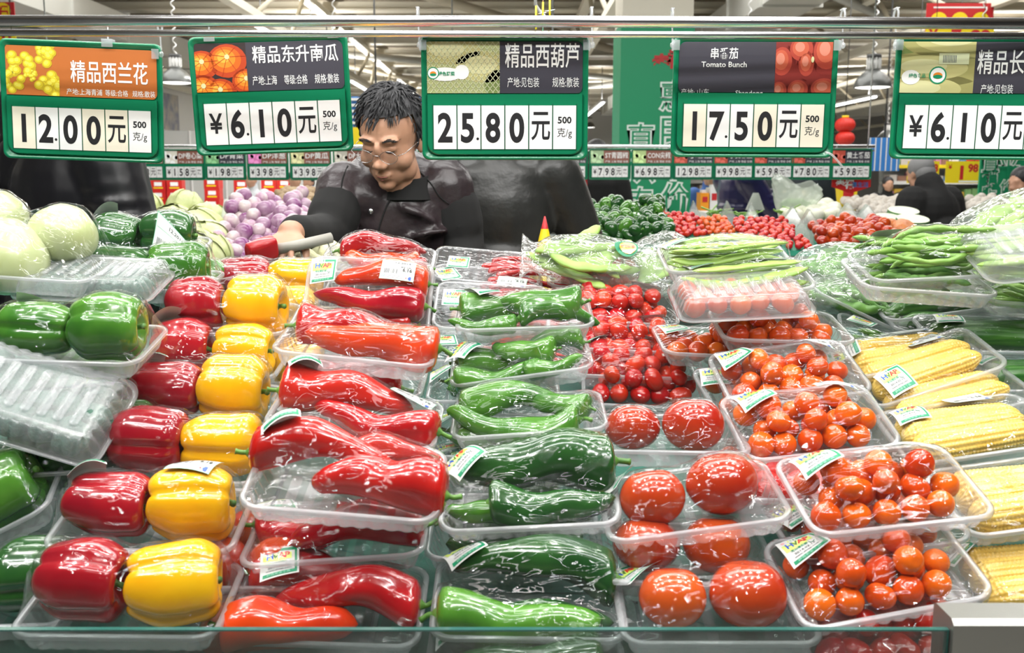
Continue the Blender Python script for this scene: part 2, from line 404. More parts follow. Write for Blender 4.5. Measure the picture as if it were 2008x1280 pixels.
def d780(g, a, b):
    text_on(g, '¥', -.78 * a, .0 * b, .9 * b, redp_m, bold=.04); text_on(g, '7', -.1 * a, -.3 * b, 1.2 * b, redp_m, bold=.05); text_on(g, '80', .6 * a, -.25 * b, 1.1 * b, redp_m, bold=.05, fit=.6 * a)
placard(1816, 55, 1950, 100, 11, 'yellow price placard reading 7.80 under the red roundel board', d780)
def drnd(g, a, b):
    rect_on(g, -.8 * a, .72 * b, .8 * a, .8 * b, white_p)
    for x in (-.62, 0, .62): disc_on(g, x * a, 0, .26 * a, .26 * a, yel_m, .001); text_on(g, '年货', x * a, -.08 * a, .15 * a, redp_m, z=.002, bold=.04)
placard(1818, 6, 1950, 75, 11.2, 'red board with three yellow roundels behind the steel rail', drnd, redp_m)
def dtl(g, a, b):
    disc_on(g, .1 * a, 0, .62 * a, .62 * a, yel_m, .001); text_on(g, '福', .1 * a, -.3 * a, .6 * a, redp_m, z=.002, bold=.04)
placard(-24, 4, 27, 38, 10, 'red board with a yellow roundel at the left end of the steel rail', dtl, redp_m)
def dst(g, a, b):
    for k in range(4): rect_on(g, -.9 * a + .45 * k * a, -b, -.68 * a + .45 * k * a, b, redp_m)
placard(-24, 60, 30, 84, 10, 'striped red and yellow placard just under the left end of the rail', dst)
for k, (px, py, w) in enumerate([(1657, 245, 38), (1657, 271, 36)]):
    c = at(px, py, 13); r = w / 2 * 13 / F_PX; g = G()
    g.surf(lambda u, v: (r * np.sin(PI * (.08 + .84 * v)) ** .8 * np.cos(2 * PI * u) * (1 + .03 * np.cos(32 * PI * u)), r * np.sin(PI * (.08 + .84 * v)) ** .8 * np.sin(2 * PI * u) * (1 + .03 * np.cos(32 * PI * u)), -.75 * r * np.cos(PI * (.08 + .84 * v))), 48, 12, lant_m)
    g.tube([(0, 0, .9 * r), (0, 0, CZ - c.z + .05 if k == 0 else 1.6 * r)], .006, dgrey_m, 5); g.tube([(0, 0, .7 * r), (0, 0, .95 * r)], .35 * r, yel_m, 12); g.tube([(0, 0, -.7 * r), (0, 0, -.95 * r)], .35 * r, yel_m, 12)
    g.build('paper_lantern', M=T(*c), label=('upper', 'lower')[k] + ' red paper lantern hanging right of the tomato bunch board', cat='lantern')

# ---------------------------------------------------------------- left fascia, wall, stacked gift boxes
g = G(); g.box((-8, 16, 2.9), (.5, 20, 1.3), white_m); g.box((-8, 26, 1.6), (.3, .3, 3.2), white_m)
fa = g.build('shop_fascia', label='long white fascia panel with pictures receding along the left wall', cat='fascia')
phm = [mat('fascia_print_a', (.35, .12, .12), .5, vcol=(.6, .55, .5), scale=3), mat('fascia_print_b', (.2, .22, .3), .5, vcol=(.55, .5, .4), scale=4)]
for k in range(6):
    g = G(); y = 9 + k * 2.6; g.box((-7.73, y, 2.85), (.02, 1.9, .8), phm[k % 2]); g.build('picture_panel', parent=fa)
red_box = mat('gift_box_red', (.5, .012, .012), .4, vcol=(.58, .03, .02), scale=3)
g = G(); g.box((-4.2, 17.2, 1.1), (7.0, .08, 2.2), wallg_m)
for k in range(12): g.box((-7.4 + k * .6, 17.15, 1.1), (.02, .03, 2.2), white_m)
g.build('wall_partition', kind='structure')
bxm = G(); bxm.box((0, 0, .085), (.24, .2, .17), red_box); bxm.box((0, -.101, .1), (.12, .004, .06), white_p); bxm.box((0, -.101, .04), (.15, .004, .02), yel_m); bxm = bxm.me('gift_box')
def boxes(px0, px1, py_top, n_rows, wh, Y=15.5):
    a, b = at(px0, 380, Y), at(px1, 380, Y); top = at(px0, py_top, Y).z; nc = max(1, round((b.x - a.x) / .25))
    for i in range(nc):
        nr = n_rows - (0 if i % 2 == 0 else random.choice([0, 1, 2]))
        for j in range(nr):
            ob('gift_box', bxm, M=T(a.x + .125 + i * .25, a.y, top - .17 * (n_rows - j)) @ RZ(random.uniform(-4, 4)), label='red gift box, ' + ORD[nr - 1 - j] + ' from the top of column ' + ('A', 'B', 'C', 'D')[i] .replace('A', 'one').replace('B', 'two').replace('C', 'three').replace('D', 'four') + ' ' + wh, cat='box', group='red gift boxes ' + wh)
    g = G(); g.box(((a.x + b.x) / 2, a.y, (top - .17 * n_rows) / 2), (b.x - a.x + .1, .3, top - .17 * n_rows), dgrey_m)
    g.build('plinth', label='dark plinth under the red gift boxes ' + wh, cat='plinth')
for q in [(198, 240, 345, 5, 'left of the carrot-coloured squash'), (300, 372, 352, 5, 'behind the large cabbage'), (404, 432, 348, 5, 'behind the middle cabbages'), (462, 488, 352, 4, 'at the grey cabinet'), (515, 562, 350, 4, 'beside the white-coated worker')]: boxes(*q)
# far shelving runs with rows of packed goods
def shelving(x0, x1, Y, top, n, label, seed=0, white=True):
    root = ob('shelving_unit', None, M=T(0, 0, 0), label=label, cat='shelving'); rnd = random.Random(seed)
    g = G(); g.box(((x0 + x1) / 2, Y + .35, top / 2), (x1 - x0, .04, top), wallg_m); g.build('back_panel', parent=root)
    for k in range(n):
        z = .25 + k * (top - .3) / n; g = G(); g.box(((x0 + x1) / 2, Y + .12, z), (x1 - x0, .5, .04), white_m); g.box(((x0 + x1) / 2, Y - .14, z + .01), (x1 - x0, .015, .07), white_m if k % 2 else yel_m); g.build('shelf', parent=root)
        cols = [mat('goods_%d' % i, c, .5) for i, c in enumerate([(.5, .04, .03), (.6, .55, .5), (.6, .4, .05), (.1, .25, .4), (.2, .4, .15), (.5, .2, .3), (.75, .72, .68), (.3, .15, .1)])]
        g = G(); x = x0 + .05
        while x < x1 - .2:
            w = rnd.uniform(.12, .3); h = rnd.uniform(.12, (top - .3) / n - .08); m = rnd.choice(cols)
            g.box((x + w / 2, Y + .08, z + .02 + h / 2), (w * .92, .3, h), m); x += w
        g.build('goods', parent=root, kind='stuff')
shelving(8, 15, 21, 2.0, 5, 'bright white shelving of packed goods behind the yellow placards', 1)
shelving(-1.8, 3.4, 22, 2.1, 5, 'long shelving of packed goods behind the green pillar', 2)
shelving(4.0, 7.6, 24, 2.0, 5, 'shelving of goods beyond the shopper in the navy jacket', 3)
shelving(-10, -1.9, 26, 2.2, 5, 'shelving of goods far behind the grey partition', 4)
shelving(15.4, 22, 24, 2.2, 5, 'shelving of goods at the far right of the hall', 5)
blue_m = mat('banner_blue', (.03, .18, .5), .5)
g = G()
p0, p1 = at(690, 190, 12), at(1130, 292, 12); g.box(((p0.x + p1.x) / 2, p0.y, (p0.z + p1.z) / 2), (p1.x - p0.x, .1, p0.z - p1.z), blue_m)
for k in range(9):
    z = p0.z - (k + .5) * (p0.z - p1.z) / 9; g.box(((p0.x + p1.x) / 2, p0.y - .08, z), (p1.x - p0.x, .05, .03), white_m)
p2 = at(690, 250, 12); p3 = at(722, 285, 12); g.box(((p2.x + p3.x) / 2, p0.y - .14, (p2.z + p3.z) / 2), (p3.x - p2.x, .02, p2.z - p3.z), yel_m)

for x in (p0.x + .3, p1.x - .3): g.tube([(x, p0.y, p0.z - .02), (x, p0.y, CZ + .05)], .012, dgrey_m, 6)
g.build('aisle_banner', label='blue slatted aisle board with a yellow picture behind the head of the man', cat='sign board')
g = G(); p0, p1 = at(1705, 270, 14), at(1765, 335, 14); g.box(((p0.x + p1.x) / 2, p0.y, (p0.z + p1.z) / 2), (p1.x - p0.x, .05, p0.z - p1.z), blue_m)
for k in range(6): g.box((p0.x + k * .08, p0.y - .04, (p0.z + p1.z) / 2), (.012, .01, p0.z - p1.z), white_m)

g.tube([((p0.x + p1.x) / 2, p0.y, p0.z - .02), ((p0.x + p1.x) / 2, p0.y, CZ + .05)], .012, dgrey_m, 6)
g.build('aisle_board', label='dark blue gridded board under the small pendant on the right', cat='sign board')
# ================================================================ produce meshes
vegm = dict(
    red=mat('pepper_red', (.36, .006, .01), .18, var=.0, vcol=(.5, .012, .012), scale=14, coat=.5, hue=.004),
    orange=mat('pepper_orange_red', (.6, .035, .008), .18, vcol=(.75, .08, .01), scale=12, coat=.5),
    deep=mat('pepper_deep_red', (.23, .004, .012), .16, vcol=(.36, .008, .014), scale=12, coat=.6),
    yellow=mat('pepper_yellow', (.78, .36, .003), .18, vcol=(.82, .46, .006), scale=14, coat=.5),
    green=mat('pepper_green', (.03, .13, .012), .2, vcol=(.085, .25, .025), scale=14, coat=.5),
    dgreen=mat('pepper_dark_green', (.01, .058, .012), .18, vcol=(.022, .1, .015), scale=14, coat=.6),
    stem=mat('stem_green', (.05, .16, .02), .45, vcol=(.12, .28, .04), scale=60),
    tomato=mat('tomato_skin', (.42, .03, .006), .16, vcol=(.52, .075, .01), scale=9, coat=.4, hue=.006),
    cherry=mat('cherry_tomato_skin', (.6, .06, .003), .15, vcol=(.72, .12, .006), scale=12, coat=.4, hue=.008),
    plum=mat('plum_tomato_skin', (.5, .01, .008), .15, vcol=(.6, .03, .01), scale=12, coat=.4, hue=.006),
    corn=mat('corn_kernel', (.72, .46, .07), .28, vcol=(.8, .58, .14), scale=30, coat=.3),
    cuke=mat('cucumber_skin', (.012, .085, .008), .33, vcol=(.06, .2, .02), scale=30, coat=.15, stretch=(.25, 3, 3)),
    bean=mat('flat_bean_skin', (.24, .42, .07), .4, vcol=(.38, .55, .13), scale=14),
    bean2=mat('green_bean_skin', (.13, .3, .04), .38, vcol=(.25, .42, .09), scale=20),
    onion=mat('white_onion_skin', (.42, .48, .22), .3, vcol=(.52, .57, .34), scale=5, coat=.3, stretch=(6, 6, 1)),
    chili=mat('chili_skin', (.4, .005, .01), .18, vcol=(.55, .015, .012), scale=20, coat=.5),
    asp=mat('leafy_green', (.05, .16, .02), .5, vcol=(.13, .3, .05), scale=50),
    brown=mat('dry_brown', (.2, .12, .05), .7, vcol=(.3, .2, .08), scale=40),
)
def bell_me(seed, H=.1, R=.046, lobes=4, taper=.12, m='red'):
    rnd = random.Random(seed); ph = rnd.random() * 6; q = [rnd.uniform(-1, 1) for _ in range(8)]
    def fn(u, v):
        a = 2 * PI * u; s = np.sin(PI * v); c = -np.cos(PI * v)
        r = R * s ** .62
        k = np.abs(np.cos(lobes / 2 * (a + ph)))
        groove = 1 - .17 * np.exp(-(k / .22) ** 2) * (.5 + .5 * s)
        lob = 1 + .05 * np.sin(a * 2 + q[0] * 3) + .04 * np.sin(a + q[1] * 3 + c * 1.5)
        r = r * groove * lob * (1 - taper * (1 - c) / 2) * (1 + .03 * np.sin(7 * c + q[2] * 4 + a))
        z = H / 2 * np.sign(c) * np.abs(c) ** .72
        rho = r / R
        z = z - np.where(c > 0, 1, -1) * (.2 if lobes else 0) * H * np.exp(-(rho / .38) ** 2) * np.where(c > 0, 1, .8)
        z = z + np.where(c < 0, -1, 0) * .05 * H * k * np.exp(-((rho - .6) / .25) ** 2)
        return r * np.cos(a), r * np.sin(a), z
    g = G(); g.surf(fn, 48, 30, vegm[m]); return g.me('bell_pepper')
def stem_me(L=.022, r=.005, seed=0, m='stem'):
    rnd = random.Random(seed); b = rnd.uniform(-.01, .01)
    g = G(); pts = smooth_path([(0, 0, -.004), (0, 0, .003), (b * .3, 0, L * .5), (b, b * .5, L)], 3)
    n = len(pts); R = [r * (2.2 - 1.5 * min(1, i / 3)) * (1 + .25 * (i / n > .85)) for i in range(n)]
    g.tube(pts, R, vegm[m], 7); return g.me('stem')
def long_me(seed, L=.17, R=.024, m='red', bend=.02, tip=.35, wav=.12, flat=1.0):
    """tapering long pepper lying along +x, stem end at x=0"""
    rnd = random.Random(seed); q = [rnd.uniform(-1, 1) for _ in range(8)]; ph = rnd.random() * 6
    def fn(u, v):
        a = 2 * PI * u; t = v
        prof = np.minimum(1, (t / .07 + .02)) ** .5 * (1 - (1 - tip) * t ** 1.3) * np.clip((1 - t) / .1, 0.0, 1) ** .5
        k = np.abs(np.cos(1.5 * (a + ph + t * .8)))
        r = R * prof * (1 - .13 * np.exp(-(k / .3) ** 2) * (1 - t)) * (1 + wav * np.sin(5.5 * t * 2 + q[0] * 3 + a) + wav * .5 * np.sin(13 * t + q[1] * 3 + 2 * a))
        x = L * (t + .03 * np.exp(-(prof / .5) ** 2) * (t < .5) * 1)
        y = bend * np.sin(PI * t * (1 + .3 * q[2])) + .4 * bend * q[3] * t
        z = .25 * bend * q[4] * np.sin(PI * t)
        return x, y + r * np.cos(a), z + r * flat * np.sin(a)
    g = G(); g.surf(fn, 28, 34, vegm[m]); return g.me('long_pepper')
def tomato_me(seed, R=.04, sq=.84, ribs=5, rib=.025, m='tomato', nu=32, nv=20, name='tomato', long=1.0):
    rnd = random.Random(seed); ph = rnd.random() * 6
    def fn(u, v):
        a = 2 * PI * u; s = np.sin(PI * v); c = -np.cos(PI * v)
        r = R * s * (1 + rib * np.cos(ribs * a + ph) * s + .02 * np.sin(a + ph))
        z = R * sq * c - np.where(c > 0, .13 * R * np.exp(-(s / .3) ** 2), 0)
        return r * np.cos(a) * long, r * np.sin(a), z
    g = G(); g.surf(fn, nu, nv, vegm[m] if isinstance(m, str) else m); return g.me(name)
def corn_me(seed, L=.185, R=.0245, rows=16, nk=36, cover=1.0):
    rnd = random.Random(seed); nu = rows * 4; nv = nk * 4; off = [rnd.uniform(-.25, .25) for _ in range(rows)]; of = np.array(off * 2)
    def fn(u, v):
        a = 2 * PI * u; k = rows * u; ki = np.floor(k + 1e-6).astype(int) % rows
        prof = np.clip(v / .1, 0, 1) ** .45 * .93 + .07
        prof = prof * np.clip((1 - v) / .14, 0, 1) ** .5 * (1 - .22 * v ** 2.2)
        du = np.abs((k % 1) - .5) * 2; kv = (v * nk + of[ki] + .15 * np.sin(v * 9 + ki)) % 1; dv = np.abs(kv - .5) * 2
        b = (1 - du ** 3) * .8 + .2; e = 1 - .75 * np.clip(dv, 0, 1) ** 4
        r = R * prof * (.86 + .16 * b * e)
        return L * v + 0 * u, r * np.cos(a), r * np.sin(a)
    g = G(); g.surf(fn, nu, nv, vegm['corn']); return g.me('corn_cob')
def cuke_me(seed, L=.22, R=.022, bend=.012, m='cuke', name='cucumber', tip=.55):
    rnd = random.Random(seed); q = rnd.uniform(-1, 1)
    def fn(u, v):
        a = 2 * PI * u
        prof = np.clip(v / .12, 0, 1) ** .5 * np.clip((1 - v) / .1, 0, 1) ** .5 * (1 - (1 - tip) * .35 * np.abs(2 * v - 1) ** 3)
        r = R * prof * (1 + .025 * np.cos(10 * a) + .015 * np.sin(40 * v + 7 * a))
        return L * v, bend * np.sin(PI * v) + r * np.cos(a), .004 * q * np.sin(6 * v) + r * np.sin(a)
    g = G(); g.surf(fn, 30, 34, vegm[m]); return g.me(name)
def bean_me(seed, L=.2, w=.009, t=.004, bend=.03, m='bean', name='flat_bean'):
    rnd = random.Random(seed); q = [rnd.uniform(-1, 1) for _ in range(6)]
    def fn(u, v):
        a = 2 * PI * u
        prof = np.clip(v / .12, 0.02, 1) ** .6 * np.clip((1 - v) / .12, 0.02, 1) ** .6 * (1 + .07 * np.sin(28 * v + q[0]))
        z = .004 * q[1] * np.sin(5 * v) ; y = bend * (q[2] * np.sin(PI * v) + .25 * np.sin(2 * PI * v) * q[3])
        return L * (v - .5), y + w * prof * np.cos(a), z + t * prof * np.sin(a) * (1 + .25 * np.sin(28 * v))
    g = G(); g.surf(fn, 10, 26, vegm[m]); return g.me(name)
def onion_me(seed, R=.055, m='onion', name='white_onion', nu=28, nv=20, sq=.86):
    def fn(u, v):
        a = 2 * PI * u; s = np.sin(PI * v); c = -np.cos(PI * v)
        r = R * s * (1 + .01 * np.cos(9 * a)); z = R * sq * c + np.where(c > .8, 1, 0) * R * .25 * (c - .8) ** 1 * 2 - np.where(c > 0, .12 * R * np.exp(-(s / .12) ** 2), 0)
        return r * np.cos(a), r * np.sin(a), z
    g = G(); g.surf(fn, nu, nv, vegm[m] if isinstance(m, str) else m); return g.me(name)

BELL = {k: [bell_me(i * 7 + j, m=k, lobes=(4, 3, 4, 4)[i], R=(.047, .045, .049, .046)[i], H=(.098, .112, .094, .104)[i], taper=(.1, .2, .05, .15)[i]) for i in range(4)]
        for j, k in enumerate(['deep', 'yellow', 'green', 'dgreen'])}
LONG = {k: [long_me(i * 5 + j, m=k, L=(.165, .18, .15, .172)[i], R=(.0295, .0275, .031, .0285)[i], bend=(.015, -.02, .01, .022)[i], tip=(.4, .3, .45, .35)[i]) for i in range(4)]
        for j, k in enumerate(['red', 'orange', 'green', 'dgreen'])}
TOM = [tomato_me(i, R=.0405 + .0015 * i, ribs=4 + i, sq=(.88, .82, .86)[i]) for i in range(3)]
CHE = [tomato_me(i + 9, R=.0182, sq=(.95, .9, 1.0)[i], rib=.01, m='cherry', nu=18, nv=12, name='cherry_tomato', long=(1, 1.08, 1.0)[i]) for i in range(3)]
PLM = [tomato_me(i + 19, R=.0172, sq=.95, rib=.01, m='plum', nu=18, nv=12, name='plum_tomato', long=(1.25, 1.1, 1.32)[i]) for i in range(3)]
CORN = [corn_me(i) for i in range(3)]
CUKE = [cuke_me(i, bend=(.01, -.012)[i]) for i in range(2)]
BEAN = [bean_me(i) for i in range(5)]
BEAN2 = [bean_me(i + 30, L=.16, w=.005, t=.0048, bend=.03, m='bean2', name='green_bean') for i in range(5)]
STEMS = [stem_me(L=.014, seed=i) for i in range(3)]; STEMS2 = [stem_me(L=.014, r=.004, seed=i + 5) for i in range(3)]
ONI = [onion_me(0)]
CHI = [long_me(i + 80, L=.13, R=.0075, m='chili', bend=.012, tip=.2, wav=.04) for i in range(3)]
OKR = [bean_me(i + 60, L=.12, w=.006, t=.006, bend=.01, m='asp', name='asparagus_spear') for i in range(3)]
scar_me = (lambda g: (disc_on(g, 0, 0, .0035, .003, vegm['stem'], 0), g.me('stem_scar'))[1])(G())
ring_me = (lambda g: (g.surf(lambda u, v: ((.004 + .012 * v) * np.cos(2 * PI * u) * (1 + .15 * np.sin(18 * PI * u)), (.004 + .012 * v) * np.sin(2 * PI * u) * (1 + .15 * np.sin(18 * PI * u)), .002 * (1 - v)), 24, 3, vegm['brown'], cap=(False, False)), g.me('root_scar'))[1])(G())

# ================================================================ trays, film, stickers
TRAY_H = .032
plastic = clear_mat('tray_plastic', (.93, .93, .94), (.82, .84, .86), .27, .24, 1.45, tgloss=.02)
plastic_rim = clear_mat('tray_rim_plastic', (.9, .9, .92), (.86, .88, .9), .38, .14, 1.5, tgloss=.04)
film_m = clear_mat('cling_film', (.99, .99, .99), (.9, .9, .9), .006, .035, 1.33, bump=.8, bscale=24, tgloss=.0, stretch=(1, 1.8, 1), power=.75)
bag_m = clear_mat('bag_film', (.93, .95, .93), (.8, .85, .82), .16, .09, 1.45, bump=1.0, bscale=40, tgloss=.04)
def tray_mesh(w, d, h=TRAY_H):
    g = G(); base = rrect(w, d, .024, 10, 44); n = len(base)
    per = [0]
    for i in range(1, n): per.append(per[-1] + math.dist(base[i], base[i - 1]))
    tot = per[-1] + math.dist(base[0], base[-1]); nf = round(tot / .0175)
    nor = []
    for i in range(n):
        a = base[i - 1]; b = base[(i + 1) % n]; t = Vector((b[0] - a[0], b[1] - a[1])).normalized(); nor.append((t.y, -t.x))
    def ring(inset, z, fl=0):
        r = []
        for i, (x, y) in enumerate(base):
            k = -inset + fl * (abs(math.sin(PI * per[i] / tot * nf)) - .5)
            r.append((x + nor[i][0] * k, y + nor[i][1] * k, z))
        return r
    rings = [ring(.030, .0015), ring(.020, 0), ring(.0155, .0015, .003), ring(.0125, .006, .0058), ring(.009, .014, .0062), ring(.006, .023, .0042), ring(.0045, h - .004, 0)]
    loops(g, rings, plastic, True, False)
    for i in range(7):
        x = -w * .3 + w * .1 * i; o = rrect(.013, d * .5, .006, 3)
        loops(g, [[(x + a, b, 0) for a, b in o], [(x + a * .7, b * .96, -.0012) for a, b in o]], plastic, False, True)
    body = g.me('tray_body')
    g2 = G(); loops(g2, [ring(.0045, h - .004), ring(.0038, h - .001), ring(.0022, h), ring(-.002, h), ring(-.0034, h - .0012), ring(-.0034, h - .005)], plastic_rim, False, False)
    return body, g2.me('tray_rim')
TRAYS = {}
def tray_pair(w, d):
    if (w, d) not in TRAYS: TRAYS[(w, d)] = tray_mesh(w, d)
    return TRAYS[(w, d)]

st_white = mat('sticker_paper', (.6, .62, .6), .55)
st_green = mat('sticker_green', (.005, .25, .11), .4)
st_lime = mat('sticker_lime', (.45, .66, .04), .4, vcol=(.8, .86, .3), scale=25)
st_blue = mat('sticker_blue', (.01, .07, .5), .4); st_red = mat('sticker_red', (.6, .02, .02), .4); st_grey = mat('sticker_grey', (.12, .13, .14), .5)
st_pale = mat('sticker_pale_green', (.2, .5, .35), .4); st_pink = mat('sticker_pink', (.75, .35, .38), .5)
def brand_print(fn, w=.046, h=.052):
    g = G(); a, b = w / 2, h / 2
    def R(x0, y0, x1, y1, m, z=.0003, nx=6, ny=3): rect_on(g, x0 * a, y0 * b, x1 * a, y1 * b, m, z, fn, nx, ny)
    R(-.86, -.9, .9, -.68, st_green); R(.78, -.9, .9, .9, st_green, .00025, 1, 8); R(.05, .72, .9, .9, st_green, .00028)
    for k in range(3): R(-.4 + k * .15, .72, -.33 + k * .15, .9, (st_lime, st_pale, st_green)[k], .0003, 1, 1)
    R(-.86, .12, .62, .58, st_lime, .0003, 6, 3); R(-.86, .0, .3, .12, st_lime, .00029, 4, 1)
    disc_on(g, -.68 * a, .8 * b, .11 * a, .08 * b, st_pink, .0003, 10, fn)
    for i, (ch, m) in enumerate(zip('HVAP', (st_blue, vegm['stem'], st_red, st_red))):
        text_on(g, ch, (-.5 + .3 * i) * a, .22 * b, .2 * h, m, .9, .03, z=.0006, fn=fn)
    text_on(g, '无公害蔬菜', -.2 * a, -.12 * b, .07 * h, st_green, z=.0006, fn=fn, fit=a * .9)
    g.tube([fn((.45 + .13 * math.cos(t)) * a, (-.08 + .13 * math.sin(t)) * b, .0004) for t in [2.6 + .45 * k for k in range(8)]], .0004, st_green, 4)
    text_on(g, '2014.02.13', -.05 * a, -.38 * b, .065 * h, st_grey, z=.0006, fn=fn, fit=a * 1.1)
    text_on(g, 'www.shvap.com', -.05 * a, -.56 * b, .045 * h, st_grey, z=.0006, fn=fn, fit=a * 1.3)
    text_on(g, '绿色安全食品', -.05 * a, -.86 * b, .06 * h, st_pale, z=.0009, fn=fn, fit=a * 1.2)
    return g.me('print')
def price_print(fn, price, w=.06, h=.042):
    g = G(); a, b = w / 2, h / 2
    def R(x0, y0, x1, y1, m, z=.0003, nx=6, ny=1): rect_on(g, x0 * a, y0 * b, x1 * a, y1 * b, m, z, fn, nx, ny)
    for (x0, y0, x1, y1) in [(-1, .97, 1, 1.), (-1, -1, 1, -.96)]: R(x0, y0, x1, y1, st_pale)
    R(-1, -1, -.97, 1, st_pale, nx=1, ny=6); R(.97, -1, 1, 1, st_pale, nx=1, ny=6)
    R(-.9, .5, .92, .52, st_pale); R(.1, .18, .92, .2, st_pale, nx=3); R(.1, -.12, .92, -.1, st_pale, nx=3); R(-.9, -.45, .92, -.43, st_pale)
    x = -.78; rnd = random.Random(5)
    while x < -.02:
        t = rnd.choice([.015, .03, .045]); R(x, -.36, x + t, .12, st_grey, .0004, 1, 1); x += t + rnd.choice([.02, .03, .04])
    text_on(g, price, .55 * a, -.07 * b, .17 * h, black_p, 1, .02, z=.0005, fn=fn)
    text_on(g, '12.2014', .25 * a, .68 * b, .08 * h, st_grey, z=.0005, fn=fn, fit=a * .9)
    text_on(g, '单价 5.80', .45 * a, .28 * b, .07 * h, st_grey, z=.0005, fn=fn, fit=a * .6)
    text_on(g, '22', -.8 * a, -.75 * b, .12 * h, st_pale, z=.0005, fn=fn)
    for k in range(2): R(-.55, -.62 - k * .18, .35, -.59 - k * .18, st_grey, nx=3)
    # blue and red round emblem at the corner
    v = [fn(.6 * a + .09 * a * q[0], -.72 * b + .11 * b * q[1], .0005) for q in [(-1.2, 0), (-.3, .9), (-.3, -.9)]]; g.add(v, [(0, 1, 2)], st_red, False)
    disc_on(g, .74 * a, -.72 * b, .09 * a, .13 * b, st_blue, .0005, 12, fn); rect_on(g, .7 * a, -.9 * b, .84 * a, -.54 * b, st_blue, .0006, fn)
    return g.me('print')

def film_heights(w, d, cont, nx, ny, top=0, lift=.0012):
    xs = np.linspace(-1, 1, nx) * (w / 2 + .002); ys = np.linspace(-1, 1, ny) * (d / 2 + .002)
    ob_ = np.full((ny, nx), -1.)
    if len(cont):
        p = np.array(cont); gi = (p[:, 0] - xs[0]) / (xs[1] - xs[0]); gj = (p[:, 1] - ys[0]) / (ys[1] - ys[0])
        for di in (0, 1):
            for dj in (0, 1):
                i = np.floor(gi).astype(int) + di; j = np.floor(gj).astype(int) + dj
                ok = (i > 0) & (i < nx - 1) & (j > 0) & (j < ny - 1)
                np.maximum.at(ob_, (j[ok], i[ok]), p[ok, 2] + lift)
    h = np.maximum(ob_, TRAY_H)
    for _ in range(220):
        a = h.copy(); a[1:-1, 1:-1] = (h[:-2, 1:-1] + h[2:, 1:-1] + h[1:-1, :-2] + h[1:-1, 2:]) / 4
        h = np.maximum(a, ob_)
    return xs, ys, h
def film_mesh(w, d, xs, ys, h, seed=0):
    nx, ny = len(xs), len(ys); rnd = np.random.RandomState(seed); r = .024
    X, Y = np.meshgrid(xs, ys); A, B = w / 2 + .002, d / 2 + .002
    # pull the corners in to the round rim
    ex = np.clip(np.abs(X) - (A - r), 0, None); ey = np.clip(np.abs(Y) - (B - r), 0, None)
    l = np.hypot(ex, ey); mx = np.maximum(ex, ey); k = np.where(l > 1e-9, mx / np.maximum(l, 1e-9), 1)
    Xo = np.sign(X) * (np.minimum(np.abs(X), A - r) + ex * k); Yo = np.sign(Y) * (np.minimum(np.abs(Y), B - r) + ey * k)
    Z = h + .0006
    v = np.stack([Xo, Yo, Z], -1).reshape(-1, 3).tolist(); f = []
    for j in range(ny - 1):
        for i in range(nx - 1):
            a = j * nx + i; f.append((a, a + 1, a + nx + 1, a + nx))
    bd = [i for i in range(nx)] + [j * nx + nx - 1 for j in range(1, ny)] + [(ny - 1) * nx + i for i in range(nx - 2, -1, -1)] + [j * nx for j in range(ny - 2, 0, -1)]
    prev = bd; ph = rnd.rand(4) * 6
    for k, (dz, o) in enumerate([(-.003, 1.012), (-.012, 1.004), (-.02, .985)]):
        cur = []
        for q, bi in enumerate(bd):
            x, y, z = v[bi]; wv = 1 + .006 * math.sin(q * .9 + ph[k]) * k
            v.append([x * o * wv, y * o * wv, TRAY_H + dz]); cur.append(len(v) - 1)
        n = len(bd)
        for q in range(n): f.append((prev[q], cur[q], cur[(q + 1) % n], prev[(q + 1) % n]))
        prev = cur
    return v, f
def sticker_fn(xs, ys, h, cx, cy, rot, w, hh, lift):
    """smooth quadratic sheet through the film under the sticker"""
    c, s = math.cos(math.radians(rot)), math.sin(math.radians(rot)); P = []
    for a in np.linspace(-.5, .5, 7):
        for b in np.linspace(-.5, .5, 7):
            x = cx + (a * w) * c - (b * hh) * s; y = cy + (a * w) * s + (b * hh) * c
            i = np.clip((x - xs[0]) / (xs[1] - xs[0]), 0, len(xs) - 1.001); j = np.clip((y - ys[0]) / (ys[1] - ys[0]), 0, len(ys) - 1.001)
            i0, j0 = int(i), int(j); fi, fj = i - i0, j - j0
            z = (h[j0, i0] * (1 - fi) * (1 - fj) + h[j0, i0 + 1] * fi * (1 - fj) + h[j0 + 1, i0] * (1 - fi) * fj + h[j0 + 1, i0 + 1] * fi * fj)
            P.append((a * w, b * hh, z))
    P = np.array(P); Am = np.stack([np.ones(len(P)), P[:, 0], P[:, 1], P[:, 0] ** 2, P[:, 0] * P[:, 1], P[:, 1] ** 2], -1)
    co = np.linalg.lstsq(Am, P[:, 2], rcond=None)[0]; res = (P[:, 2] - Am @ co).max(); co[0] += max(0, res) + lift
    def fn(x, y, z=0):
        return (cx + x * c - y * s, cy + x * s + y * c, co[0] + co[1] * x + co[2] * y + co[3] * x * x + co[4] * x * y + co[5] * y * y + z)
    return fn
def sticker(parent, kind, xs, ys, h, cx, cy, rot, price=None):
    w, hh = (.046, .052) if kind == 'brand' else (.06, .042)
    fn = sticker_fn(xs, ys, h, cx, cy, rot, w, hh, .0012)
    g = G(); rect_on(g, -w / 2, -hh / 2, w / 2, hh / 2, st_white, 0, fn, 8, 8)
    g.sm = [True] * len(g.sm)
    o = g.build('brand_sticker' if kind == 'brand' else 'price_sticker', parent=parent)
    ob('print', brand_print(fn) if kind == 'brand' else price_print(fn, price or '6.16'), parent=o)

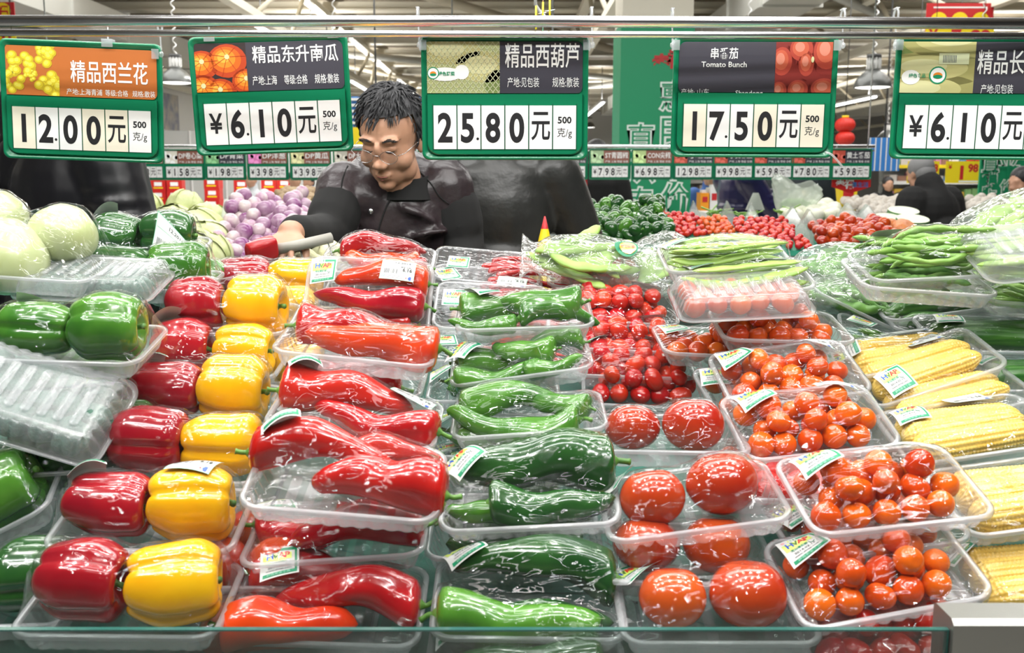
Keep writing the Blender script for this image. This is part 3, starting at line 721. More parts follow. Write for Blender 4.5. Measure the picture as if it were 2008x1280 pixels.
def vegs(name, me, stem, Mt, items, label, cat, group, pts, stem_at=(0, 0, .045), stemname='stem'):
    """items: local matrices; returns nothing, adds world objects and collects local points"""
    for k, L in enumerate(items):
        m = me[k % len(me)] if isinstance(me, list) else me
        lb = label[k % len(label)] if isinstance(label, list) else label
        o = ob(name, m, M=Mt @ L, label=lb, cat=cat, group=group)
        if stem is not None:
            sa = stem_at(m) if callable(stem_at) else stem_at
            ob(stemname, stem[k % len(stem)] if isinstance(stem, list) else stem, parent=o, M=sa if isinstance(sa, Matrix) else T(*sa))
        co = np.array([v.co for v in m.vertices]); A = np.array(L); q = co @ A[:3, :3].T + A[:3, 3]; pts.append(q)

def place(cx, cy, w, tilt=14, roll=0, yaw=0, W_=.22, flip=False, dz=0):
    d = W_ * F_PX / w; c = at(cx, cy, d)
    Rm = Matrix.Rotation(math.radians(roll), 4, 'Y') @ RX(tilt) @ RZ(yaw)
    if flip: Rm = Rm @ RX(180)
    return T(*c) @ Rm @ T(0, 0, -TRAY_H)
def pack(cx, cy, w, tilt, roll, yaw, fill, label, brand=None, price=None, W_=.22, D_=.145, flip=False, film=True, ptext=None, group=None):
    M = place(cx, cy, w, tilt, roll, yaw, W_, flip)
    body, rim = tray_pair(W_, D_)
    root = ob('vegetable_tray', body, M=M, label=label, cat='food tray', group=group)
    ob('rim', rim, parent=root)
    pts = []
    if fill: fill(M, pts)
    cont = np.concatenate(pts) if pts else []
    xs, ys, h = film_heights(W_, D_, cont, 38, 26)
    if film:
        v, f = film_mesh(W_, D_, xs, ys, h, int(abs(cx)))
        fo = ob('film', mesh('film', v, f, film_m), parent=root)
    if brand: sticker(root, 'brand', xs, ys, h, *brand)
    if price: sticker(root, 'price', xs, ys, h, *price, price=ptext)
    return M

# fillers -------------------------------------------------------
LY = RY(90)
def f_bells(a='deep', b='yellow', ia=0, ib=1, where='', sa=1., sb=1., ra=0, rb=0, fa='red', fb='yellow'):
    def fill(M, pts):
        # left pepper lies with its blossom end outwards, the right one stands over on its side
        za = .046 * sa + .004
        vegs('bell_pepper', BELL[a][ia], STEMS[0], M, [T(-.052, 0, za) @ RZ(ra) @ RY(90) @ SC(sa)], f'{fa} bell pepper lying in {where}', 'bell pepper', 'packed bell peppers', pts, (0, 0, .032))
        vegs('bell_pepper', BELL[b][ib], STEMS[1], M, [T(.05, 0, .045 * sb + .004) @ RZ(rb) @ RY(90) @ RZ(40) @ SC(sb)], f'{fb} bell pepper lying in {where}', 'bell pepper', 'packed bell peppers', pts, (0, 0, .032))
    return fill
def f_long(spec, label, name='long_pepper', group='packed long peppers', seed=0):
    """spec rows: (kind, idx, x, y, z, yaw, scale, flipped)"""
    def fill(M, pts):
        for k, (c, i, x, y, z, yaw, s) in enumerate(spec):
            me = LONG[c][i]; ys_ = sorted(q[3] for q in spec); pos = 'middle' if len(spec) > 2 and ys_[0] < y < ys_[-1] else 'rear' if y == ys_[-1] else 'front'
            if len(spec) > 3: pos += ' left' if x < 0 else ' right'
            vegs(name, me, STEMS2[k % 3], M, [T(x, y, z) @ RZ(yaw) @ RX(k * 70 + seed * 33) @ SC(s) @ T(-.085, 0, 0)], pos + ' ' + label, 'pepper', group, pts, T(.003, 0, 0) @ RY(-90))
    return fill
def f_round(me, name, label, nx=6, ny=4, r=.0182, seed=0, cat='tomato', group=None, top=5, inner=(.178, .102), zrot=True):
    def fill(M, pts):
        rnd = random.Random(seed); L = []
        for j in range(ny):
            for i in range(nx):
                x = (i + .5) / nx - .5 + rnd.uniform(-.015, .015) + (.25 / nx if j % 2 else -.25 / nx); y = (j + .5) / ny - .5 + rnd.uniform(-.02, .02)
                s = rnd.uniform(.88, 1.06)
                L.append(T(x * inner[0], y * inner[1], r * s + .003 + rnd.uniform(0, .003)) @ Euler((rnd.uniform(-.7, .7), rnd.uniform(-.5, .5), rnd.uniform(0, 6))).to_matrix().to_4x4() @ SC(s))
        for k in range(top):
            n2 = max(1, (top + 1) // 2); i = ((k % n2) + .5) / n2 - .5 + rnd.uniform(-.03, .03)
            L.append(T(i * inner[0] * .86, (.2 - .36 * (k // n2) + rnd.uniform(-.06, .06)) * inner[1], r * 2.5 + .003) @ Euler((rnd.uniform(-1, 1), rnd.uniform(-1, 1), rnd.uniform(0, 6))).to_matrix().to_4x4() @ SC(rnd.uniform(.88, 1.02)))
        for k, q in enumerate(L): vegs(name, me[rnd.randrange(len(me))], None, M, [q], label, cat, group, pts)
    return fill
def f_toms(label, i=0, j=1, sa=1., sb=1.):
    def fill(M, pts):
        for k, (x, y, t, s, rz, rx) in enumerate([(-.046, .0, i, sa, 20, -28), (.043, .004, j, sb, 70, -22)]):
            vegs('tomato', TOM[t], scar_me, M, [T(x, y, .037 * s + .003) @ RX(rx) @ RZ(rz) @ SC(s)], label[k], 'tomato', 'large packed tomatoes', pts, (0, 0, .0305), 'stem_scar')
    return fill
def f_corn(label, n=2, ys=None, sc=1.):
    def fill(M, pts):
        for k in range(n):
            y = (ys or [-.03, .03, 0])[k]; lab = {0: 1, 1: 0, 2: 2}[k]
            vegs('corn_cob', CORN[k % 3], None, M, [T(-.093 * sc, y, .026) @ RZ((-1) ** k * 2) @ RX(70 * k) @ SC(sc)], label[lab] if isinstance(label, list) else label, 'corn', 'packed corn cobs', pts)
    return fill
def f_sticks(me, name, label, cat, group, n=12, seed=0, spread=(.02, .045), z0=.012, dz=.003, ang=7, sc=1., per=6):
    def fill(M, pts):
        rnd = random.Random(seed)
        for k in range(n):
            lay = k // per; y = ((k % per) + .5) / per - .5
            q = T(rnd.uniform(-1, 1) * spread[0], y * 2 * spread[1] + rnd.uniform(-.004, .004), z0 + lay * dz * 3 + rnd.uniform(0, dz)) @ RZ(rnd.uniform(-ang, ang)) @ RX(rnd.uniform(-25, 25)) @ SC(sc * rnd.uniform(.9, 1.05))
            vegs(name, me[rnd.randrange(len(me))], None, M, [q], label, cat, group, pts)
    return fill

# ================================================================ the counter
deck_m = mat('counter_mat_green', (.008, .12, .08), .5, bump=.1, bscale=200)
metal_m = mat('brushed_steel', (.3, .3, .28), .4, metal=.85, bump=.05, bscale=300, stretch=(1, 1, 20))
dark_m = mat('dark_lacquer', (.02, .02, .022), .3)
glass_m = clear_mat('counter_glass', (.66, .70, .69), (.1, .12, .12), .02, .02, 1.5, tgloss=.02)
glass_edge = mat('glass_edge', (.02, .10, .085), .15, coat=.5)
def base_z(Y): return .838 + .235 * (Y - 1.053)
g = G()
Ys = [.93, 1.95]
prof = [(.93, base_z(.93)), (2.12, base_z(2.12)), (2.12, .1), (.93, .1)]
v = [(x, y, z) for x in (-1.9, 1.9) for (y, z) in prof]
g.add(v, [(0, 1, 5, 4)], deck_m, False); g.add(v, [(1, 2, 6, 5), (2, 3, 7, 6), (3, 0, 4, 7), (0, 3, 2, 1), (4, 5, 6, 7)], dark_m, False)
counter = g.build('produce_counter', label='sloping produce counter with a green mat, carrying all the packed vegetables', cat='counter')
# ================================================================ front glass and steel end panel
GY = .885
pa, pb = atY(-260, 1233, GY), atY(1859, 1233, GY)
g = G(); h0 = pa.z
g.box(((pa.x + pb.x) / 2, GY, h0 - .15), (pb.x - pa.x, .006, .2985), glass_m)
gp = g.build('glass_guard', label='low clear glass guard along the front edge of the produce counter', cat='glass guard')
g = G(); g.box(((pa.x + pb.x) / 2, GY, h0 - .0002), (pb.x - pa.x, .0062, .0016), glass_edge); g.box((pb.x - .0012, GY, h0 - .15), (.0018, .0064, .298), glass_edge)
g.build('glass_edge', parent=gp)
g = G(); q = atY(1862, 1210, GY)
loops(g, [[(q.x + .001 + 0 * i, y, z) for i, (y, z) in enumerate(pr)] for pr in []], metal_m) if False else None
pr = [(GY + .035, h0 - .3), (GY + .035, q.z - .002), (GY + .03, q.z + .001), (GY - .004, q.z + .001), (GY - .010, q.z - .004), (GY - .010, h0 - .3)]
v = [(x, y, z) for x in (q.x, q.x + .75) for y, z in pr]; n = len(pr)
g.add(v, [(i, (i + 1) % n, n + (i + 1) % n, n + i) for i in range(n)] + [tuple(reversed(range(n))), tuple(range(n, 2 * n))], metal_m, False)
g.build('steel_end_panel', label='brushed steel end panel closing the glass guard on the front of the counter', cat='panel')

# ================================================================ red and yellow bell pepper packs
rows = [
    (262, 1168, 376, 10, 2, 2, 0, 3, 'the front pack by the glass guard', 1.02, 1.06, 'dark red', 'lumpy yellow'),
    (303, 1012, 345, 12, 3, 2, 1, 0, 'the second pack from the glass guard', .98, 1.08, 'dark red', 'lumpy yellow'),
    (370, 893, 308, 10, 2, 0, 3, 1, 'the third pack from the glass guard', 1.1, 1.05, 'long dark red', 'smooth yellow'),
    (398, 785, 285, 12, 4, 0, 1, 2, 'the fourth pack from the glass guard', 1.0, 1.1, 'dark red', 'broad yellow'),
    (424, 703, 262, 10, 2, 0, 0, 0, 'the fifth pack from the glass guard', 1.0, 1.0, 'dark red', 'squat yellow'),
    (450, 622, 252, 12, 0, 0, 2, 2, 'the sixth pack from the glass guard', 1.05, 1.1, 'dark red', 'round yellow'),
    (532, 560, 215, 14, 2, 0, 1, 1, 'the rearmost pack beside the shopping basket', 1., 1., 'dark red', 'yellow'),
]
stick_l = {3: ((-.088, .030, 30), None), 1: ((-.09, .03, 25), (.05, .012, -12)), 4: ((-.09, .03, 30), None), 0: (None, None)}
for k, (cx, cy, w, ti, ro, ya, ia, ib, wh, sa, sb, fa, fb) in enumerate(rows):
    br, prc = stick_l.get(k, (None, None))
    pack(cx, cy, w, ti, ro, ya, f_bells('deep', 'yellow', ia, ib, wh, sa, sb, fa=fa, fb=fb, ra=k * 2 - 5, rb=8 - k * 3),
         'tray of red and yellow bell peppers, ' + wh, br, prc, group='red and yellow bell pepper packs')
for k, (cx, cy, w, wh) in enumerate([(585, 620, 225, 'half hidden behind the long red pepper packs'), (590, 720, 250, 'in shadow low behind the long red pepper packs')]):
    def fl(M, pts, k=k, wh=wh): vegs('bell_pepper', BELL['yellow'][k], STEMS[0], M, [T(-.03, 0, .045) @ RY(-90)], 'yellow bell pepper alone, ' + wh, 'bell pepper', 'packed bell peppers', pts, (0, 0, .032))
    pack(cx + 20, cy, w, 8, 0, 0, fl, 'film-wrapped yellow pepper tray ' + wh, group='red and yellow bell pepper packs')

# shaded tomatoes lying in the gap between the bell peppers and the long red peppers
def fl(M, pts):
    for x, y in ((-.06, -.03), (.02, .02), (-.06, .04)): vegs('tomato', TOM[0], scar_me, M, [T(x, y, .035) @ SC(.9)], 'dark shaded tomato in the gap left of the long red pepper packs', 'tomato', 'shaded tomatoes in the gap', pts, (0, 0, .03), 'stem_scar')
pack(520, 1060, 330, 8, 0, 90, fl, 'film-wrapped tomato tray sunk in the gap beside the long red peppers', W_=.22)
pack(560, 1215, 350, 8, 0, 0, fl, 'film-wrapped tomato tray lowest under the front red peppers', W_=.22)

# ================================================================ long red pepper packs
rp = 'long red pepper in the red column, '
def LR(a, b, extra=None): return [a, b] + ([extra] if extra else [])
R_ = [
    (648, 1178, 362, 14, 2, 0, [('red', 0, -.02, .035, .034, -6, 1.05), ('red', 3, .02, -.002, .034, 178, 1.1), ('orange', 2, -.03, -.042, .03, 4, 1.05)], 'the front pack by the glass guard', (-.065, .028, 12), (.055, .046, -6), '8.20'),
    (665, 1035, 342, 9, -4, 0, [('red', 1, -.03, .028, .034, 6, 1.0), ('red', 0, .025, -.02, .034, 187, 1.05), ('red', 3, .05, .045, .026, 4, .75)], 'the second pack from the glass guard', (-.085, .035, 25), None, None),
    (682, 932, 366, 17, 5, 0, [('red', 3, -.035, .03, .036, 4, 1.08), ('red', 2, .03, -.018, .034, 174, 1.1), ('red', 1, .045, .046, .026, 2, .75)], 'the third pack from the glass guard', (-.088, .04, 15), None, None),
    (702, 808, 318, 12, 9, 0, [('red', 0, -.02, .028, .034, 2, 1.15), ('red', 1, .03, -.012, .034, 170, 1.05)], 'the fourth pack, tilting down to the right', (-.088, .045, 20), (.07, .035, -8), None),
    (705, 668, 298, 9, 6, 0, [('red', 3, -.01, .035, .034, 2, 1.1), ('orange', 0, .02, -.012, .038, 178, 1.2)], 'the fifth pack, right under the upright one', None, None, None),
    (722, 580, 244, 58, 3, 0, [('orange', 0, .02, .034, .03, 177, 1.05), ('red', 1, .01, -.008, .03, 176, 1.15), ('red', 2, 0, -.044, .026, 176, 1.0)], 'the pack leaning upright with a price sticker', (-.083, .042, 3), (.052, .036, -3), '6.16'),
    (742, 508, 215, 16, 2, 0, [('red', 1, .0, .025, .04, 4, 1.0), ('orange', 2, 0, -.01, .03, 176, 1.05), ('red', 3, .03, -.04, .03, 184, .9)], 'the rearmost pack before the man in glasses', None, None, None),
]
for k, (cx, cy, w, ti, ro, ya, sp, wh, br, prc, pt) in enumerate(R_):
    pack(cx, cy, w, ti, ro, ya, f_long(sp, rp + wh, seed=k), 'wrapped tray of long red peppers, ' + wh, br, prc, ptext=pt, group='long red pepper packs')
pack(690, 752, 280, 6, -2, 0, f_long([('red', 2, 0, .02, .03, 5, 1.), ('red', 0, 0, -.03, .03, 180, 1.)], rp + 'squeezed under the fifth pack', seed=3), 'film-wrapped tray of long red peppers squeezed beneath the fifth pack', (-.075, .02, 8), (.05, .02, -4), group='long red pepper packs')

# ================================================================ long green pepper packs
gp_ = 'long green pepper in the green column, '
G_ = [
    (1036, 1168, 364, 14, 1, 0, [('dgreen', 3, .01, .03, .04, 176, 1.2), ('green', 0, -.01, -.03, .03, 2, 1.2)], 'the front pack by the glass guard', (-.08, .05, 22), None),
    (1008, 1040, 330, 7, 1, 0, [('dgreen', 1, 0, .02, .034, 2, 1.1), ('dgreen', 0, 0, -.03, .03, 180, 1.1)], 'the shaded pack second from the glass guard', None, None),
    (1036, 958, 338, 20, -3, 0, [('dgreen', 2, .0, .032, .042, 182, 1.4), ('dgreen', 0, .03, -.028, .036, 2, 1.0), ('green', 2, -.065, -.03, .028, 185, .6)], 'the third pack from the glass guard', (-.084, .03, 38), None),
    (1036, 808, 292, 9, -4, 0, [('green', 1, -.02, .022, .034, 3, 1.05), ('green', 3, -.02, -.03, .03, 178, 1.15), ('green', 2, .04, .01, .04, 150, .7)], 'the fourth pack with a crumpled pepper end', None, None),
    (1020, 702, 268, 11, -8, 0, [('green', 0, -.03, .03, .03, 3, .9), ('green', 2, .0, .005, .046, 160, .75), ('green', 1, -.04, -.04, .03, 4, .85), ('green', 3, .05, .03, .036, 170, .7), ('green', 3, .05, -.04, .03, 5, .6)], 'the fifth, left-tilting pack', (-.09, .02, 45), None),
    (1028, 612, 258, 11, -2, 0, [('green', 0, -.03, .035, .034, 8, 1.0), ('green', 2, .02, .0, .05, 170, .95), ('green', 3, .055, -.03, .034, 5, .8), ('green', 1, -.065, -.04, .03, 182, .65)], 'the topmost pack with glare', (-.07, .045, 35), None),
]
for k, (cx, cy, w, ti, ro, ya, sp, wh, br, prc) in enumerate(G_):
    pack(cx, cy, w, ti, ro, ya, f_long(sp, gp_ + wh, seed=k + 4), 'wrapped tray of long green peppers, ' + wh, br, prc, group='long green pepper packs')
# lowest layer showing through the glass guard
pack(1030, 1262, 372, 6, 0, 0, f_long([('dgreen', 1, 0, .02, .034, 2, 1.1), ('dgreen', 0, 0, -.03, .03, 180, 1.1)], gp_ + 'the lowest pack behind the glass guard', seed=9), 'film-wrapped tray of green peppers lowest behind the glass guard', (-.08, .0, 2), None, group='long green pepper packs')

# ================================================================ chilli packs wedged between the columns
for k, (cx, cy, w, ti, ro, wh, br) in enumerate([(955, 520, 205, 22, 5, 'rearmost, in front of the man in glasses', (-.06, .0, -2)), (955, 560, 212, 24, 6, 'behind the topmost green pepper pack', (-.083, .03, 28)),
                                             (965, 600, 222, 30, 3, 'sunk left of the topmost green pepper pack', (-.075, .02, 0)), (960, 680, 232, 12, 3, 'left of the fifth green pepper pack', (-.085, .02, 10)), ]):
    pack(cx, cy, w, ti, ro, 0, f_sticks(CHI, 'chili_pepper', 'thin red chilli pepper in the pack ' + wh, 'chilli pepper', 'packed red chillies', 9, k, (.02, .05), .014, .004, 9, 1.15, 5),
         'film-wrapped tray of thin red chilli peppers, ' + wh, br, (.05, .01, -5) if k == 1 else None, group='chilli pepper packs')
for k, (cx, cy, w, wh, br) in enumerate([(968, 752, 250, 'left of the fourth green pepper pack', (-.088, .02, 2)), (990, 850, 290, 'low left of the third pack', (-.088, .03, 3)), (985, 920, 300, 'deep under the third green pepper pack', (-.08, .05, 25))]):
    pack(cx, cy, w, 10, 0, 0, f_long([('green', 1, 0, .02, .03, 3, 1.), ('green', 0, 0, -.03, .03, 180, 1.)], 'long green pepper in the pack ' + wh, seed=k), 'film-wrapped tray of green peppers, ' + wh, br, group='long green pepper packs')

# ================================================================ tomato packs
T_ = [
    (1396, 1182, 368, 10, 0, 0, 'the front pack by the glass guard', 0, 2, 1.0, 1.06, (-.09, .04, 32)),
    (1338, 1080, 345, 8, 2, 0, 'the shaded pack second from the glass guard', 1, 0, 1.0, 1.02, None),
    (1352, 975, 342, 12, -8, 0, 'the third pack, tilting down to the left', 2, 0, .98, 1.1, (-.096, .03, 50)),
    (1302, 846, 300, 6, 1, 0, 'the rear pack below the plum tomatoes', 1, 2, .95, 1.05, None),
]
for k, (cx, cy, w, ti, ro, ya, wh, i, j, sa, sb, br) in enumerate(T_):
    pack(cx, cy, w, ti, ro, ya, f_toms(['large red tomato at the left end of ' + wh, 'large red tomato at the right end of ' + wh], i, j, sa, sb), 'wrapped tray of two large tomatoes, ' + wh, br, group='large tomato packs')
P_ = [
    (1262, 742, 238, 30, 3, 'the pack with a price sticker above the large tomatoes', None, (.062, .035, -6), 8, '7.00'),
    (1238, 706, 232, 12, 2, 'the pack just behind the price-stickered one', (-.07, .04, 10), (.05, .05, -4), 8, None),
    (1232, 660, 226, 10, 3, 'the third pack from the rear', (-.09, .05, -25), (.045, .055, -14), 8, None),
    (1215, 598, 218, 18, 4, 'the second pack from the rear', (-.055, .05, -2), (.055, .048, -10), 9, None),
    (1178, 540, 206, 14, 3, 'the rearmost pack before the bagged beans', (-.06, .045, 2), (.06, .048, -10), 9, None),
]
for k, (cx, cy, w, ti, ro, wh, br, prc, tp, pt) in enumerate(P_):
    pack(cx, cy, w, ti, ro, 0, f_round(PLM, 'plum_tomato', 'small red plum tomato in ' + wh, 5, 3, .0185, k, top=tp, group='packed plum tomatoes, tray ' + str(k + 1)), 'wrapped tray of plum tomatoes, ' + wh, br, prc, ptext=pt, group='plum tomato packs')
O_ = [
    (1712, 1112, 366, 20, -8, 4, 'the front full pack of bright orange ones', (-.072, .036, 5), (.052, .045, -4), 7, 4, '4.20'),
    (1728, 952, 352, 20, -3, 5, 'the second pack from the front', (-.072, .034, 3), (.06, .045, -8), 6, 5, '4.20'),
    (1690, 1015, 338, 12, -5, 5, 'the pack pinned under the second one', (-.085, .02, 20), None, 6, 0, None),
    (1584, 822, 300, 24, -3, 5, 'the third pack from the front', (-.07, .036, 5), (.052, .045, -6), 7, 6, '4.20'),
    (1550, 895, 300, 10, -2, 5, 'the dark pack pinned under the third one', (-.07, -.04, 5), (.06, .04, 0), 6, 0, None),
    (1545, 728, 272, 24, -4, 5, 'the fourth pack from the front', (-.078, .038, 3), (.055, .045, -6), 6, 4, '4.20'),
    (1508, 762, 262, 18, 3, 8, 'the pack peeping out left of the fourth one', (-.085, .03, -12), None, 5, 0, None),
    (1528, 636, 250, 12, 2, 2, 'the rear pack under the overturned tray', (-.06, .05, -6), (.03, .055, -4), 5, 4, None),
    (1410, 668, 240, 10, 4, 3, 'the rear left pack beside the plum tomatoes', (-.078, .035, 8), None, 5, 2, None),
]
for k, (cx, cy, w, ti, ro, ya, wh, br, prc, nn, tp, pt) in enumerate(O_):
    pack(cx, cy, w, ti, ro, ya, f_round(CHE, 'cherry_tomato', 'orange red cherry tomato in ' + wh, 5, 3, .0182, k + 20, top=tp, group='packed cherry tomatoes, tray ' + str(k + 1)), 'wrapped tray of cherry tomatoes, ' + wh, br, prc, ptext=pt, group='cherry tomato packs')
pack(1745, 1222, 365, 12, -3, 2, f_round(PLM, 'plum_tomato', 'dark red plum tomato in the lowest pack by the steel end panel', 6, 3, .0185, 44, top=4, group='packed plum tomatoes, lowest tray'), 'film-wrapped tray of dark red tomatoes lowest beside the steel end panel', None, None, group='plum tomato packs')
pack(1550, 930, 320, 8, 4, 6, f_round(PLM, 'plum_tomato', 'shaded plum tomato in the pack sunk left of the second cherry pack', 5, 3, .018, 45, top=0, group='packed plum tomatoes, sunken tray'), 'film-wrapped tomato tray sunk left of the second cherry tomato pack', (-.085, -.02, 0), None, group='plum tomato packs')
# overturned tray
pack(1450, 592, 256, 16, -3, 0, f_round(CHE, 'cherry_tomato', 'cherry tomato blurred inside the overturned pinkish tray', 5, 3, .017, 61, top=0, group='cherry tomatoes in the overturned tray'), 'overturned milky tray of cherry tomatoes lying under the flat beans', None, None, flip=True)

# ================================================================ corn packs
for k, (cx, cy, w, ti, ro, ya, wh, br, prc, ys) in enumerate([
    (1768, 686, 252, 12, -9, 0, 'the rear pack beside the green mat', (-.1, .0, 80), (.03, .045, 8), [-.022, .022]),
    (1806, 716, 262, 16, -19, 0, 'the steep pack with its brand sticker low at the end', (-.06, -.04, 10), (.03, .055, 6), [-.024, .024]),
    (1858, 775, 272, 12, -15, 0, 'the third pack, slanting between the stickered ones', None, None, [-.02, .026]),
    (1893, 836, 292, 16, -9, 0, 'the fourth pack with stickers at both ends', (-.07, .03, -3), (.03, .06, 8), [-.034, .026]),
    (2018, 962, 330, 16, -8, 0, 'the fifth pack beside the second cherry tomato pack', None, None, [-.034, .03]),
    (2050, 1120, 345, 14, -6, 0, 'the front pack above the steel end panel', (-.1, .05, 30), None, [-.034, .03]),
]):
    pack(cx, cy, w, ti, ro, ya, f_corn(['rear yellow corn cob in ' + wh, 'front yellow corn cob in ' + wh, 'middle yellow corn cob in ' + wh], 2 if k < 3 else 3, ys + [.0]), 'wrapped tray of corn cobs, ' + wh, br, prc, group='corn packs')

# ================================================================ beans, cucumbers, greens on the right
pack(1418, 500, 238, 14, -3, 0, f_sticks(BEAN, 'flat_bean', 'broad flat green bean in the topmost bean pack', 'bean', 'flat beans, topmost pack', 10, 3, (.008, .045), .018, .006, 6, 1.05, 4), 'film-wrapped tray of broad flat green beans, topmost of the two', (-.085, .03, 10), None, group='flat bean packs')
pack(1455, 543, 246, 16, -6, 0, f_sticks(BEAN, 'flat_bean', 'flat green bean in the second bean pack behind the overturned tray', 'bean', 'flat beans, second pack', 10, 5, (.008, .045), .018, .006, 4, 1.05, 4), 'film-wrapped tray of flat green beans behind the overturned tray', (-.07, .035, 8), (.06, .045, 2), group='flat bean packs')
pack(1812, 514, 252, 14, -3, 0, f_sticks(BEAN2, 'green_bean', 'slender green bean in the topmost pack over the cucumbers', 'bean', 'green beans over the cucumbers', 22, 8, (.02, .045), .014, .008, 16, 1.1, 7), 'film-wrapped tray of slender green beans heaped over the cucumber pack', (-.05, .06, 8), (.04, .066, 4), group='green bean packs')
pack(1798, 540, 255, 14, 4, 0, f_sticks(OKR, 'asparagus_spear', 'dark green stalk in the pack under the slender beans', 'greens', 'green stalks under the beans', 9, 8, (.02, .045), .014, .006, 10, 1.1, 5), 'film-wrapped tray of dark greens under the slender green beans', None, None, group='leafy green packs')
def f_cuke(label, n=2):
    def fill(M, pts):
        for k in range(n): vegs('cucumber', CUKE[k % 2], None, M, [T(-.103, (-.028, .026, .0)[k], .027) @ RZ((1, -2)[k % 2]) @ SC(.94)], label, 'cucumber', 'packed cucumbers', pts)
    return fill
pack(1838, 580, 250, 16, -8, 0, f_cuke('dark green cucumber in the pack under the slender beans'), 'film-wrapped tray of two cucumbers under the slender green beans', (-.07, .035, 12), (.055, .05, 4), W_=.24, group='cucumber packs')
pack(1950, 652, 270, 16, 1, 0, f_cuke('dark green cucumber in the middle pack behind the corn'), 'film-wrapped tray of cucumbers with a large brand sticker behind the corn', (-.07, .03, -14), (.08, .05, -12), W_=.24, group='cucumber packs')
pack(1860, 625, 252, 14, 4, 0, f_cuke('pale-ended cucumber in the pack tucked under the middle one'), 'film-wrapped tray of cucumbers tucked left under the middle pack', (-.07, .045, 2), None, W_=.24, group='cucumber packs')
pack(2030, 728, 285, 12, 0, 0, f_cuke('dark green cucumber in the low pack right of the corn'), 'film-wrapped tray of cucumbers low to the right of the corn', (-.085, .03, 30), None, W_=.24, group='cucumber packs')
pack(1700, 592, 205, 18, 20, -20, f_sticks(OKR, 'asparagus_spear', 'dark green stalk in the pack on the green mat', 'greens', 'green stalks on the mat', 14, 9, (.02, .045), .012, .005, 10, 1.1, 6), 'film-wrapped tray of dark green stalks lying on the bare green mat', (-.04, .035, 0), None, W_=.2, group='leafy green packs')
pack(1772, 628, 215, 16, 22, -16, f_cuke('stubby cucumber in the narrow pack by the green mat', 1), 'film-wrapped tray of a stubby cucumber beside the green mat', (-.08, .03, 10), None, W_=.24, group='cucumber packs')
pack(1758, 668, 220, 14, 14, -12, f_sticks(OKR, 'asparagus_spear', 'dark green stalk in the small pack behind the corn', 'greens', 'green stalks behind the corn', 10, 10, (.02, .045), .012, .005, 10, 1., 6), 'film-wrapped tray of dark green stalks just behind the rear corn', (-.06, .04, -20), None, W_=.2, group='leafy green packs')
pack(2030, 570, 245, 12, 4, 0, f_sticks(BEAN2, 'green_bean', 'slender green bean in the low pack right of the cucumbers', 'bean', 'green beans beside the cucumbers', 14, 18, (.02, .045), .014, .008, 10, 1.1, 7), 'film-wrapped tray of slender green beans right of the cucumber pack', None, None, group='green bean packs')
pack(2035, 500, 262, 25, -6, 0, f_sticks(BEAN, 'flat_bean', 'pale green bean blurred inside the overturned tray', 'bean', 'beans in the overturned tray', 8, 26, (.008, .045), .018, .006, 6, 1.05, 4), 'overturned milky tray of green beans beside the slender green beans', None, None, flip=True)

# ================================================================ green bell peppers and onions on the left
def f_gb(ia, ib, wh, a='dgreen', b='green', sa=1., sb=1., only=None):
    def fill(M, pts):
        for k, (m, i, x, s) in enumerate([(a, ia, -.05, sa), (b, ib, .05, sb)]):
            if only is not None and k != only: continue
            vegs('bell_pepper', BELL[m][i], STEMS[1], M, [T(x, 0, .046 * s + .004) @ RZ(k * 12 - 5) @ RY(90 if k else -90) @ RZ(30) @ SC(s)], ('green bell pepper, left one in ', 'green bell pepper, right one in ')[k] + wh, 'bell pepper', 'packed green bell peppers', pts, (0, 0, .032))
    return fill
L_ = [
    (284, 482, 226, 14, 3, 0, 0, 2, 'the topmost green pack behind the overturned tray', (-.088, .045, 25), (.07, -.066, -14), 'dgreen', 'dgreen'),
    (300, 545, 240, 8, 2, 0, 1, 3, 'the pack under the topmost green one', None, None, 'dgreen', 'green'),
    (355, 560, 215, 12, 10, -20, 2, 0, 'the small pack just left of the rear yellow peppers', None, None, 'green', 'green'),
    (150, 668, 300, 12, 2, 0, 1, 2, 'the big pack under the overturned tray', (-.08, .05, 35), None, 'green', 'green'),
    (178, 742, 272, 14, 12, -8, 3, 1, 'the pack above the lower overturned tray', None, None, 'green', 'green'),
    (90, 935, 300, 14, -14, 6, 2, 0, 'the shaded pack under the lower overturned tray', None, None, 'dgreen', 'dgreen'),
    (-40, 1015, 320, 16, -24, 8, 0, 2, 'the pack cut off beside the front red peppers', None, None, 'dgreen', 'green'),
    (0, 1160, 350, 8, -2, 0, 3, 0, 'the lowest pack left of the front red peppers', None, None, 'dgreen', 'dgreen'),
    (170, 880, 300, 8, 0, 10, 3, 0, 'the pack sunk left of the third bell pepper pack', None, None, 'dgreen', 'dgreen'),
]
for k, (cx, cy, w, ti, ro, ya, ia, ib, wh, br, prc, a, b) in enumerate(L_):
    pack(cx, cy, w, ti, ro, ya, f_gb(ia, ib, wh, a, b, 1.0, 1.08), 'wrapped tray of green bell peppers, ' + wh, br, prc, group='green bell pepper packs')
FLO = [tomato_me(i + 50, R=.027, sq=.8, ribs=7, rib=.1, m=mat('broccoli_green', (.02, .09, .06), .7, vcol=(.07, .17, .12), scale=60, bump=.8, bscale=120), nu=24, nv=14, name='broccoli_floret') for i in range(2)]
pack(188, 560, 262, 14, 2, 0, f_round(FLO, 'broccoli_floret', 'bluish green broccoli floret inside the tray overturned across the peppers', 4, 2, .023, 71, cat='broccoli', top=0, group='broccoli in the upper overturned tray'), 'overturned clear tray lying across the green bell peppers', None, None, flip=True)
